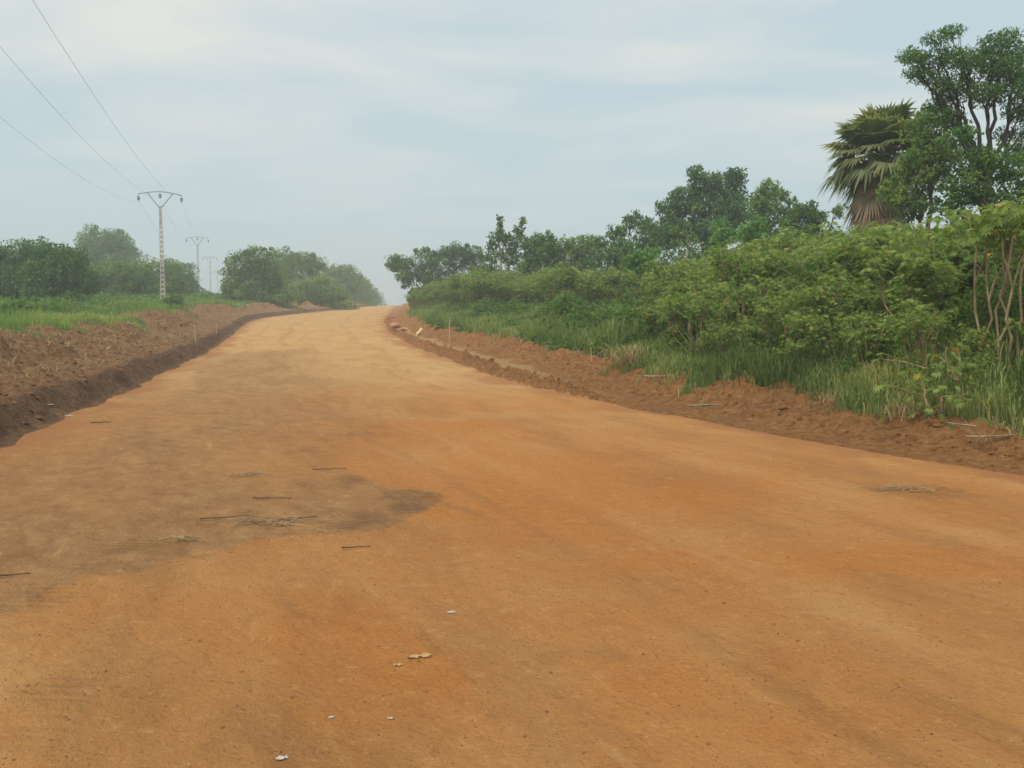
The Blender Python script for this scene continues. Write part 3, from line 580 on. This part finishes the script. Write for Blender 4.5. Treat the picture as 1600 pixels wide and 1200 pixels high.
# near right trees
tree('vine_covered_tree', 'leafy olive tree growing against the right side of the fan palm', 31, 1440, [(1452, 178, 24, 16, .15), (1478, 195, 22, 22, .1), (1445, 205, 28, 26, .1), (1460, 240, 34, 30), (1425, 262, 28, 28, .1), (1445, 285, 36, 26, .05), (1395, 300, 26, 24, .12), (1430, 322, 38, 20), (1480, 250, 26, 30)], .15, 'leaf_mid', .14, .85, .3, depth=.5, cat='tree', skirt=False)
tree('tall_feathery_tree', 'tallest tree at the right edge with open crown and dark forked limbs', 27, 1545, [(1432, 80, 16, 9), (1420, 98, 15, 9), (1450, 70, 16, 9), (1478, 56, 14, 8), (1462, 92, 22, 12), (1425, 118, 14, 7), (1450, 118, 18, 10), (1490, 78, 14, 10), (1490, 105, 22, 14), (1515, 92, 18, 12), (1470, 138, 22, 9), (1500, 132, 24, 13), (1535, 78, 18, 11), (1575, 58, 16, 11), (1560, 84, 20, 14), (1595, 78, 18, 13), (1540, 108, 24, 14), (1575, 112, 26, 15), (1605, 112, 22, 17), (1480, 158, 20, 9), (1520, 150, 22, 11), (1560, 142, 24, 13), (1595, 145, 24, 15), (1590, 172, 20, 14), (1470, 182, 18, 10), (1610, 200, 22, 20), (1580, 205, 14, 9), (1500, 178, 12, 7), (1640, 90, 30, 34), (1650, 150, 30, 34), (1650, 260, 40, 50), (1600, 240, 24, 16)], .105, 'leaf_dark',   .11, .50, .2, depth=.5, fork=.6, limbs=3, wl=.40, flat=.5, cat='tree', skirt=False, fill=.62, grow=1.45, bark='bark_dark')
tree('broadleaf_tree', 'dense dark tree filling the right edge behind the tall cassava', 22, 1590, [(1500, 215, 24, 18), (1530, 250, 30, 22), (1575, 255, 34, 24), (1510, 285, 32, 22), (1560, 300, 40, 26), (1610, 300, 40, 36), (1495, 320, 28, 18), (1600, 370, 50, 40, -.15), (1545, 375, 40, 40, -.15), (1500, 380, 30, 36, -.12)], .11, 'leaf_dark', .13, .85, .3, depth=.5, cat='tree')
tree('shrub', 'dark leafy shrub filling the hollow beneath the right edge trees', 17.5, 1560, [(1520, 440, 40, 40, -.2), (1580, 430, 50, 40, -.2), (1480, 460, 36, 36, -.18), (1600, 500, 50, 44, -.15), (1540, 500, 40, 30, -.15)], .10, 'leaf_dark', .05, .8, .3, depth=.5, cat='shrub')
# bushes in the left field
LB = 'low bushes dotted over the left field'
for (lab, D, u, bl) in (('dark low bush near the left edge of the field', 44, 28, [(22, 478, 18, 10), (40, 484, 14, 8)]),
        ('rounded dark bush right of the left edge bush', 50, 78, [(70, 484, 16, 8), (85, 486, 12, 7)]),
        ('low bush at the foot of the nearest power pole', 76, 262, [(268, 470, 12, 5), (255, 474, 10, 4)]),
        ('spreading light green bush under the left dark trees', 58, 108, [(98, 476, 24, 8, .15), (118, 480, 20, 7, .15)]),
        ('low bush near the field edge midway to the pole', 66, 150, [(143, 478, 14, 7), (158, 480, 12, 5)])):
    tree('bush', lab, D, u, bl, .18, 'leaf_mid', .03, 1.1, group=LB, cat='bush')
# ------------------------------------------------------------------ fan palm
def fan_frond(root, o, d, pl, fr, mat, seed, droop=.25, tint=.5):
    b = MB(); d = np.array(d, float); d /= np.linalg.norm(d); o = np.array(o, float)
    up = np.array([0, 0, 1.]); side = np.cross(d, up); side /= np.linalg.norm(side)+1e-6; nrm = np.cross(side, d)
    end = o+d*pl-up*pl*droop*.3
    b.tube([o, (o+end)/2+up*.04*pl, end], [.035, .028, .02], 5, tint*.8)
    k = 26; ang = np.linspace(-2.0, 2.0, k)
    for i, a in enumerate(ang):
        sdv = d*math.cos(a)+side*math.sin(a)+nrm*.22*abs(math.sin(a*.5)); sdv = sdv/np.linalg.norm(sdv)
        ln = fr*(1-.16*abs(a)/2)*rng.uniform(.9, 1.06); pv = np.cross(sdv, nrm); w_ = .07*fr/1.1
        m1 = end+sdv*ln*.55; tp = end+sdv*ln-up*ln*droop*rng.uniform(.6, 1.5)
        V = [end, m1-pv*w_+nrm*.0, m1+nrm*.035, m1+pv*w_, tp]
        b.add(V, None, [[0, 2, 1], [0, 3, 2], [1, 2, 4], [2, 3, 4]], np.clip(tint+rng.normal(0, .09)+np.array([-.1, 0, .05, 0, .25]), 0, 1))
    b.build('frond', M[mat], root)
pD = 34; pc = P(1378, 243, pD); pbase = Vector((ux(1392, pD), pD, h1(ux(1392, pD), pD)-.1))
pal = empty('fan_palm', pbase); rel = np.array(pc-pbase)
b = MB(); hgt = rel[2]; b.tube(np.array([[0, 0, 0], [.02, 0, hgt*.4], [rel[0]*.5, 0, hgt*.75], [rel[0], 0, hgt+.2]]), [.34, .28, .3, .2], 12)
for i in range(160):      # stubs of old leaf stalks
    z = rng.uniform(.3, hgt); a = i*2.4; x0 = np.interp(z, [0, hgt*.75, hgt], [0, rel[0]*.5, rel[0]]); rr = .29
    b.tube([[x0+math.cos(a)*rr*.8, math.sin(a)*rr*.8, z], [x0+math.cos(a)*(rr+.14), math.sin(a)*(rr+.14), z+.22]], [.05, .02], 4)
b.build('trunk', M['bark_pale'], pal, smooth=True)
for i in range(62):
    a = i*2.39996; el = 1.4-1.95*(i/61)**.9; el += rng.normal(0, .07)
    d = np.array([math.cos(a)*math.cos(el), math.sin(a)*math.cos(el), math.sin(el)])
    fan_frond(pal, rel+d*.15, d, rng.uniform(.8, 1.25), rng.uniform(1.0, 1.22), 'palm', i, .24+.3*max(0, -el+.4), .5+.15*math.sin(i*1.7))
for i in range(36):
    a = i*2.39996+1; el = -.75-.65*rng.uniform(); d = np.array([math.cos(a)*math.cos(el), math.sin(a)*math.cos(el), math.sin(el)])
    fan_frond(pal, rel+np.array([0, 0, -.2-.05*i]), d, rng.uniform(.6, 1.0), rng.uniform(.85, 1.2), 'palm_dead', i, .5, rng.uniform(.25, .75))
for i in range(18):
    a = i*2.39996+2; el = -1.35; z0 = -1.6-.06*i; d = np.array([math.cos(a)*.35, math.sin(a)*.35, -.93])
    fan_frond(pal, rel+np.array([0, 0, z0]), d, rng.uniform(.4, .7), rng.uniform(.7, 1.0), 'palm_dead', i, .4, rng.uniform(.25, .7))
tag(pal, 'fan palm with stiff grey green fronds and a skirt of dead brown leaves', 'palm')
# ------------------------------------------------------------------ cassava
def cassava_meshes(hs, nst, nlf, leafr, spread, seed, yellow=.03, top=.5):
    global rng
    keep = rng; rng = np.random.default_rng(seed)
    st = MB(); lf = MB(); tips = []
    for i in range(nst):
        a = rng.uniform(0, 6.28); sp = rng.uniform(.2, 1)*spread; hh = hs*rng.uniform(.8, 1.05)
        tip = np.array([math.cos(a)*sp, math.sin(a)*sp, hh]); pts = bez((rng.normal(0, .08), rng.normal(0, .08), 0), tip, .05, 9, .035)
        st.tube(pts, np.linspace(.024, .010, 9), 6); axes = [pts]
        for j in range(2):
            s0 = pts[rng.integers(4, 7)]; e_ = tip+np.array([rng.normal(0, .35), rng.normal(0, .35), rng.uniform(-.35, .1)])
            pp = bez(s0, e_, .06, 6, .04); st.tube(pp, np.linspace(.013, .007, 6), 5); axes.append(pp)
        for pp in axes:
            m = nlf
            for j in range(m):
                t = 1-top*(rng.uniform()**1.3); f = t*(len(pp)-1); k = min(int(f), len(pp)-2); o = pp[k]+(pp[k+1]-pp[k])*(f-k)
                az = rng.uniform(0, 6.28); ele = rng.uniform(-.35, .75); pdv = np.array([math.cos(az)*math.cos(ele), math.sin(az)*math.cos(ele), math.sin(ele)])
                e_ = o+pdv*rng.uniform(.14, .3); lf.tube([o, (o+e_)/2+[0, 0, .02], e_], [.004, .003, .003], 3, .6, False)
                # palmate leaf, lobes radiating from e_, hanging outwards
                nl = 7; hd = np.array([math.cos(az), math.sin(az), 0]); dn = rng.uniform(.1, 1.25)
                fw = hd*math.cos(dn)-np.array([0, 0, 1])*math.sin(dn); sdv = np.array([-hd[1], hd[0], 0]); nr = np.cross(fw, sdv); nr = nr*np.sign(nr[2]+1e-6)
                an = np.linspace(-1.9, 1.9, nl); L_ = leafr*rng.uniform(.75, 1.2)*(1-.25*np.abs(an)/1.9)
                dr = fw[None]*np.cos(an)[:, None]+sdv[None]*np.sin(an)[:, None]-np.array([0, 0, .25])
                dr /= np.linalg.norm(dr, axis=1)[:, None]
                tt = rng.uniform(.97, 1) if rng.uniform() < yellow else np.clip(.5+rng.normal(0, .17)+(t-.8)*.7, 0, .92)
                lf.leaves(e_+dr*L_[:, None]*.5, dr, np.repeat(nr[None], nl, 0), L_, L_*.30, np.full(nl, tt), .12)
    rng = keep
    return st.build('stem', M['stem'], mesh_only=True), lf.build('foliage', M['cassava'], mesh_only=True)
cas = [cassava_meshes(2.35, 6, 24, .105, .85, 100+i, .008+.006*(i % 3), .72) for i in range(7)]
def cassava(i, x, y, sc, label, group, name='cassava_shrub', cat='shrub', pair=None):
    r = empty(name, (x, y, h1(x, y)-.04), rng.uniform(0, 6.28)); r.scale = (sc, sc, sc*rng.uniform(.92, 1.08))
    st, lf = pair or cas[i % len(cas)]
    for nm, me in (('stem', st), ('foliage', lf)):
        o = bpy.data.objects.new(nm, me); COL.objects.link(o); o.parent = r
    tag(r, label, cat, group); return r
pts = []
def poisson(n, f, rmin):
    out = []
    for _ in range(n*40):
        if len(out) >= n: break
        p = f()
        if p is None: continue
        if all((p[0]-q[0])**2+(p[1]-q[1])**2 > rmin**2 for q in out): out.append(p)
    return out
def fnear():
    y = float(np.exp(rng.uniform(math.log(11.5), math.log(46)))); x0 = float(xr(np.array([y]))[0])+float(bstart(y))+2.25
    x = max(x0, ux(1015, y)+rng.uniform(0, .5)) if y > 22 else x0
    x += rng.gamma(1.25, 2.3)
    if x > .68*y+1 or x-x0 > 9: return None
    return (x, y)
VT = [(1000, 455), (1025, 432), (1060, 415), (1130, 402), (1200, 380), (1300, 368), (1400, 352), (1480, 350), (1600, 345), (1900, 345)]
NEARL = 'leafy cassava shrub in the dense thicket lining the near right bank'
for i, (x, y) in enumerate(poisson(205, fnear, .60)):
    u = 800+x/y*F
    sc = rng.uniform(.93, 1.1)*min(1.25, max(.45, (1.6+(500-itp(u, VT))/F*y-h1(x, y))/2.5)); x0 = float(xr(np.array([y]))[0])+bstart(y)+2.9
    if x-x0 < 2.0: sc *= rng.uniform(.38, .85)
    if u > 1480 and y < 15: sc *= .8
    cassava(i, x, y, sc, NEARL, 'cassava shrubs of the near thicket')
def ffar():
    y = rng.uniform(46, 118); x = float(xr(np.array([y]))[0])+2.2+rng.gamma(2, 2.4)
    if y < 60: x = max(x, float(xr(np.array([y]))[0])+8+rng.uniform(0, 4))
    if y < 75: x = max(x, float(xr(np.array([y]))[0])+5+rng.uniform(0, 3))
    return (x, y) if x < ux(1120, y) else None
farpts = sorted(poisson(210, ffar, .8), key=lambda p: p[1]); rest = []
for i, (x, y) in enumerate(farpts):
    s_ = x-float(xr(np.array([y]))[0]); sc = rng.uniform(.7, 1.3)*np.clip(.45+s_*.09, .45, 1.0)*(1+.35*float(fbm(x*.25, y*.1, 95, 2)))
    if i < 85: cassava(i, x, y, sc, 'hazy cassava shrub in the belt beyond the bright grass slope', 'cassava shrubs of the far belt')
    else: rest.append((i, x, y, sc))
for which, mname in ((1, 'cassava'), (0, 'stem')):
    VV, TT, QQ, AA, n0 = [], [], [], [], 0
    for i, x, y, sc in rest:
        me = cas[i % len(cas)][which]; nv = len(me.vertices); v = np.empty(nv*3, np.float32); me.vertices.foreach_get('co', v); v = v.reshape(-1, 3)*sc
        a_ = i*1.7; v = np.stack([v[:, 0]*math.cos(a_)-v[:, 1]*math.sin(a_)+x, v[:, 0]*math.sin(a_)+v[:, 1]*math.cos(a_)+y, v[:, 2]+h1(x, y)-.04], 1)
        tv = np.empty(nv, np.float32); me.attributes['tint'].data.foreach_get('value', tv)
        tot = np.empty(len(me.polygons), np.int32); me.polygons.foreach_get('loop_total', tot); li = np.empty(len(me.loops), np.int32); me.loops.foreach_get('vertex_index', li)
        st_ = np.concatenate([[0], np.cumsum(tot)[:-1]])
        for kk, LL in ((3, TT), (4, QQ)):
            q = st_[tot == kk]
            if len(q): LL.append(li[q[:, None]+np.arange(kk)[None]]+n0)
        VV.append(v); AA.append(tv); n0 += nv
    o = mesh_np('distant_shrubs', np.vstack(VV), [np.vstack(f) for f in (QQ, TT) if f], M[mname], None, {'tint': np.concatenate(AA)})
    tag(o, ('leafy mass' if which else 'bare stems')+' of the farthest shrubs along the right verge', 'shrubs', kind='stuff')
tall = cassava_meshes(2.75, 3, 24, .115, .5, 777, .03, .2)
cassava(0, ux(1535, 13.2), 13.2, 1.0, 'tall bare stemmed cassava with a bright leafy top left of the edge', 'tall cassavas at the right edge', 'tall_cassava', 'shrub', tall)
cassava(0, ux(1590, 12.6), 12.6, 1.02, 'tall cassava cut by the right edge of the photo with yellow leaves', 'tall cassavas at the right edge', 'tall_cassava', 'shrub', cassava_meshes(2.8, 4, 22, .115, .6, 778, .06, .25))
yel = cassava_meshes(.95, 2, 8, .095, .35, 779, .13, .6)
cassava(0, ux(1500, 11.9), 11.9, 1.0, 'short cassava sprout with a few yellow leaves before the tall stems', None, 'cassava_sprout', 'shrub', yel)
small = cassava_meshes(.5, 2, 7, .10, .2, 780, .0, .7)
cassava(0, G(1455, 655).x, G(1455, 655).y, 1.0, 'small green sprout growing at the top of the red bank', None, 'cassava_sprout', 'shrub', small)
# leaning bare stems in the thicket
b = MB()
for i in range(120):
    y = rng.uniform(12, 30); x0 = float(xr(np.array([y]))[0])+bstart(y)+2.1; x = max(x0, ux(1030, y))+rng.uniform(0, 1.8)
    z = h1(x, y)-.05; hh = rng.uniform(.6, 1.35); th = rng.uniform(0, 6.28); ln = rng.uniform(.0, .35)
    b.tube(bez((x, y, z), (x+math.cos(th)*ln*hh, y+math.sin(th)*ln*hh*.5, z+hh), .05, 6, .05), np.linspace(.013, .006, 6), 5)
tag(b.build('thicket_stems', M['stem']), 'tangle of thin pale bare stems under the thicket leaves', 'stems', kind='stuff')
# agave-like clump near the left end of the thicket
def blade_plant(u, v, n, ln, label, mat='palm', name='spiky_plant', wd=.035, spr=.06, lean=1.2):
    p = G(u, v); r = empty(name, p); b = MB(); b.blades(rng.normal(0, spr, (n, 3))*[1, 1, 0], rng.uniform(.4, 1, n)*ln, wd, rng.uniform(.2, lean, n), rng.uniform(.2, .95, n), .8)
    b.build('leaf_blades', M[mat], r); tag(r, label, 'plant')
blade_plant(1090, 572, 45, 1.1, 'spiky clump of long narrow leaves at the left foot of the thicket')
blade_plant(985, 568, 160, .55, 'brown drooping grass tuft overhanging the bank left of the thicket', 'straw', 'grass_tuft', .011, .28, 2.6)
blade_plant(975, 545, 90, 1.2, 'dense dark clump of tall reeds at the end of the bright grass slope', 'grass', 'reed_clump', .02, .3, .4)
blade_plant(1420, 652, 90, .26, 'withered brown tuft on top of the red bank near the sprout', 'straw', 'grass_tuft', .006, .2, 3.)
blade_plant(1310, 628, 90, .24, 'dry brown tuft hanging over the red bank under the thicket', 'straw', 'grass_tuft', .006, .2, 3.)
# ------------------------------------------------------------------ power line
PL = [(4, -8.5), (85, -33.3), (165, -58.0), (250, -84.5), (338, -111.5)]
PH = 9.35; ang = math.atan2(-(PL[2][1]-PL[1][1]), PL[2][0]-PL[1][0])    # line direction, turned left
def make_pole():
    r = empty('power_pole', (0, 0, 0)); b = MB()
    # ladder-like concrete shaft: two tapering flanges joined by webs, openings between them
    n = 22; zs = np.linspace(-.5, PH, n+1)
    wz = lambda z: np.interp(z, [-.5, PH], [.235, .115])        # half width
    for sx in (-1, 1):
        V = []
        for z in (-.5, PH):
            w_ = wz(z); t = w_*.42; dpt = w_*.62
            V += [[sx*w_, -dpt, z], [sx*(w_-t), -dpt, z], [sx*(w_-t), dpt, z], [sx*w_, dpt, z]]
        b.add(V, [[0, 1, 2, 3], [4, 5, 6, 7], [0, 1, 5, 4], [1, 2, 6, 5], [2, 3, 7, 6], [3, 0, 4, 7]])
    for i in range(n):
        z0, z1 = zs[i], zs[i+1]; zz = z0+(z1-z0)*.5; w_ = wz(zz)
        hh = .24 if i < n-4 else (z1-z0)*.985
        b.box((0, 0, zz), (w_*1.14, w_*.9, hh))
    b.build('shaft', M['concrete'], r)
    z0 = PH
    c = MB(); xs = np.linspace(-1.95, 1.95, 9); zz = z0+1.35-.30*np.abs(xs/1.95)**1.6
    c.tube(np.stack([xs, 0*xs, zz], 1), .042, 6); c.build('crossarm', M['steel'], r)
    for sx in (-1, 1):
        q = MB(); q.tube([[sx*.10, 0, z0-.15], [sx*1.15, 0, z0+1.22]], .04, 6); q.build('brace', M['steel'], r)
    for x in (-1.9, 0, 1.9):
        zt = z0+1.35-.30*abs(x/1.95)**1.6; q = MB(); q.tube([[x, 0, zt-.05], [x, 0, zt-.25]], .018, 5)
        for k in range(3):
            zc = zt-.28-.12*k; q.tube([[x, 0, zc+.05], [x, 0, zc+.02], [x, 0, zc-.04], [x, 0, zc-.05]], [.04, .13, .12, .03], 10)
        q.tube([[x, 0, zt-.55], [x, 0, zt-.68]], .025, 5); q.build('insulator', M['glass'], r)
    return r
pole = make_pole(); att = []
plab = ['nearest concrete power pole of the left row, outside the photo beside the road', 'nearest visible concrete power pole with pale ladder shaft and bowed crossarm', 'second power pole from the left, slimmer with distance', 'third power pole, thin and faded, close before the verge trees', 'farthest and faintest power pole, half hidden beyond the crest']
for i, (y, x) in enumerate(PL):
    o = pole if i == 0 else copy_tree(pole)
    o.location = (x, y, h1(x, y)); o.rotation_euler[2] = ang
    tag(o, plab[i], 'power pole', 'concrete power poles along the left field')
    att.append([Vector((x, y, h1(x, y)))+Vector((math.cos(ang)*k, math.sin(ang)*k, PH+1.35-.30*abs(k/1.95)**1.6-.68)) for k in (-1.9, 0, 1.9)])
for k, lab in enumerate(('leftmost of the three overhead wires strung between the poles', 'middle of the three overhead wires strung between the poles', 'rightmost and highest looking of the three overhead wires')):
    b = MB()
    for i in range(len(PL)-1):
        a, c = np.array(att[i][k]), np.array(att[i+1][k]); t = np.linspace(0, 1, 40)[:, None]
        q = a*(1-t)+c*t; q[:, 2] -= (1.7+.25*(1-k))*4*(t*(1-t))[:, 0]
        b.tube(q, .006, 5)
    tag(b.build('power_line', M['wire']), lab, 'wire', 'overhead wires')
# ------------------------------------------------------------------ stakes, marker, stones, litter
def stake(u, v, hgt, lean, label, r0=.022):
    p = G(u, v); r = MB(); r.tube([[0, 0, -.15], [lean*.4, 0, hgt*.5], [lean, .01, hgt]], [r0, r0*.9, r0*.75], 7)
    o = r.build('survey_stake', M['wood']); o.location = p; tag(o, label, 'stake', 'survey stakes along the road')
stake(702, 543, 1.1, .03, 'pale upright wooden stake beside the graded strip on the right', .024)
stake(306, 536, .75, -.06, 'pale leaning wooden stake on the dark left bank', .024)
stake(338, 520, .5, .03, 'shorter pale stake farther along the left bank', .024)
def stone(name, u, v, sx, sy, sz, mat, label, cat='rock', seed=0):
    p = G(u, v); rg = np.random.default_rng(seed); k, m_ = 12, 8; V = []
    for i in range(m_+1):
        ph = math.pi*i/m_
        for j in range(k):
            a = 2*math.pi*j/k; rr = 1+.22*math.sin(a*2+seed)+.16*math.sin(ph*3+a*3+seed*2)+rg.normal(0, .05)
            V.append([math.sin(ph)*math.cos(a)*rr*sx, math.sin(ph)*math.sin(a)*rr*sy, (math.cos(ph)*rr+.7)*sz])
    Q = [[i*k+j, (i+1)*k+j, (i+1)*k+(j+1) % k, i*k+(j+1) % k] for i in range(m_) for j in range(k)]
    b = MB(); b.add(V, Q); o = b.build(name, M[mat]); o.location = p; tag(o, label, cat); return o
stone('boulder', 620, 512, .38, .25, .16, 'stone', 'reddish boulder on the right verge near the crest', seed=1)
stone('boulder', 632, 517, .22, .2, .10, 'stone', 'smaller reddish stone just right of the verge boulder', seed=2)
stone('boulder', 614, 497, .25, .2, .14, 'stone', 'pale brown stone farthest along the right verge', seed=5)
p = G(655, 527); mk = empty('verge_marker', p)
b = MB(); b.tube([[0, 0, -.1], [.03, 0, .2], [.02, 0, .50]], [.05, .045, .04], 7); b.build('post', M['wood'], mk)
b = MB(); b.tube([[-.13, -.05, .02], [-.08, -.05, .22], [.05, -.05, .30], [.14, -.05, .46], [.08, -.05, .60]], [.06, .09, .10, .10, .04], 8); b.build('wrapping', M['yellow'], mk)
tag(mk, 'short marker post wrapped in pale yellow rag on the right verge', 'marker post')
def scrap(u, v, a, bq, label, mat='plastic', seed=0, name='plastic_scrap', cat='litter', group='white litter on the road'):
    a *= .85; bq *= .8; p = G(u, v); rg = np.random.default_rng(seed+50); n = 9; xs = np.linspace(-1, 1, n); V = []
    for j in range(n):
        for i in range(n):
            e_ = .75+.25*math.sin(j*1.7+seed)+rg.normal(0, .08); f_ = .7+.3*math.cos(i*1.3+seed*2)
            V.append([xs[i]*a*e_, xs[j]*bq*f_, .004+abs(rg.normal(0, .25))*min(a, bq)*.45])
    V = np.array(V); Q = [[j*n+i, j*n+i+1, (j+1)*n+i+1, (j+1)*n+i] for j in range(n-1) for i in range(n-1)]
    b = MB(); b.add(V, Q); b.add(V-[0, 0, .002], [q[::-1] for q in Q]); o = b.build(name, M[mat], smooth=True); o.location = p; o.rotation_euler[2] = rg.uniform(-.5, .5)
    tag(o, label, cat, group)
scrap(440, 1186, .03, .022, 'crumpled white scrap nearest the bottom edge of the photo', seed=1)
scrap(518, 1122, .015, .012, 'small white scrap above the bottom scrap', seed=2)
scrap(610, 1124, .016, .010, 'small white scrap level with and right of its twin', seed=3)
scrap(705, 958, .035, .02, 'faint torn white scrap in the middle of the road', seed=4)
scrap(655, 1027, .075, .03, 'flat yellowish card or dry leaf lying on the orange road', 'card', 5, 'dry_leaf', 'leaf', None)
scrap(622, 1040, .03, .02, 'smaller yellowish flake beside the flat card', 'card', 6, 'dry_leaf', 'leaf', None)
scrap(107, 650, .16, .05, 'white scrap at the foot of the dark left bank', seed=7)
scrap(1172, 656, .09, .03, 'white scrap at the foot of the red right bank', seed=8)
scrap(76, 633, .15, .04, 'grey white scrap lying on top of the dark left bank', seed=9)
scrap(550, 552, .10, .05, 'tiny white scrap far along the middle of the road', seed=10)
scrap(1088, 664, .05, .03, 'yellowish chip at the right road edge', 'card', 11, 'dry_leaf', 'leaf', None)
def stick(u, v, ln, az, label, rad=.008, curve=.1, mat='twig', name='stick', z=.01, group='sticks lying on the road'):
    p = G(u, v); t = np.linspace(-.5, .5, 7); rg = np.random.default_rng(int(u))
    c, s = math.cos(az), math.sin(az); q = np.stack([t*ln*c, t*ln*s, 0*t], 1); kx = curve*ln*(np.sin(t*4)+rg.normal(0, .25, 7)*.6)
    q[:, 0] += -s*kx; q[:, 1] += c*kx; q[:, 2] = z+rad*.6+np.abs(rg.normal(0, .4, 7))*rad
    b = MB(); b.tube(q, np.linspace(rad, rad*.55, 7), 6); o = b.build(name, M[mat], smooth=True); o.location = p; tag(o, label, 'stick', group)
stick(557, 858, .20, .0, 'dark stick lying alone on the orange soil below the brown sheet', .006)
stick(465, 813, .32, .3, 'dark bent stick on the brown sheet of soil', .007)
stick(425, 781, .35, -.25, 'dark stick above the straw litter on the brown soil', .007)
stick(515, 735, .35, -.1, 'dark twig at the top of the brown soil sheet', .007)
stick(20, 902, .20, .1, 'dark twig at the left edge of the photo', .007)
stick(355, 811, .4, .05, 'thin dark twig left of the straw litter', .006)
stick(158, 662, .28, .1, 'dark stick near the left bank', .012)
stick(1105, 635, .5, -.6, 'pale curved root on the red right bank', .018, .5, 'bark_pale', 'root', group=None)
stick(1038, 590, .8, -.35, 'pale root sticking out of the red bank under the thicket', .02, .15, 'bark_pale', 'root', group=None)
stick(1560, 690, .8, -.25, 'pale bent root on the red bank at the right edge', .013, .2, 'bark_pale', 'root', .06, None)
stick(1500, 675, .5, 1.3, 'thin forked root standing in the red bank', .011, .3, 'bark_pale', 'root', .08, None)
def straw_heap(u, v, wx, wy, n, label, ln=.25):
    p = G(u, v); b = MB()
    for i in range(n):
        x, y = rng.normal(0, wx*.4), rng.normal(0, wy*.5); a = rng.normal(0.1, .5); l_ = ln*rng.uniform(.4, 1.2)
        zz = h1(p.x+x, p.y+y)-p.z+.01
        b.tube([[x-math.cos(a)*l_/2, y-math.sin(a)*l_/2, zz], [x, y, zz+rng.uniform(.005, .035)], [x+math.cos(a)*l_/2, y+math.sin(a)*l_/2, zz]], rng.uniform(.0012, .0032), 4, rng.uniform(.1, .9))
    o = b.build('straw_heap', M['straw']); o.location = p; tag(o, label, 'straw')
straw_heap(1415, 766, .55, .18, 60, 'flattened heap of yellowish straw on the right half of the road', .26)
straw_heap(425, 818, .4, .14, 60, 'scattered pale straw on the brown soil sheet', .22)
straw_heap(290, 846, .12, .05, 14, 'few pale straws left of the scattered straw', .2)
straw_heap(395, 745, .25, .1, 26, 'thin pale straws high on the brown soil sheet', .2)
# ------------------------------------------------------------------ haze
m = bpy.data.materials.new('haze_air'); m.use_nodes = True; m.node_tree.nodes.clear(); nt = m.node_tree
o_ = N(nt, 'ShaderNodeOutputMaterial'); pv = N(nt, 'ShaderNodeVolumePrincipled'); L(nt, pv.outputs[0], o_.inputs['Volume'])
pv.inputs['Color'].default_value = (.86, .94, 1, 1); pv.inputs['Density'].default_value = .0016; pv.inputs['Anisotropy'].default_value = .2
b = MB(); b.box((-40, 530, 0), (1780, 1150, 80)); hz = b.build('haze', m); hz.location = (0, 0, 14)
tag(hz, kind='stuff'); hz['label'] = 'thin pale morning haze over the road'; hz['category'] = 'haze'
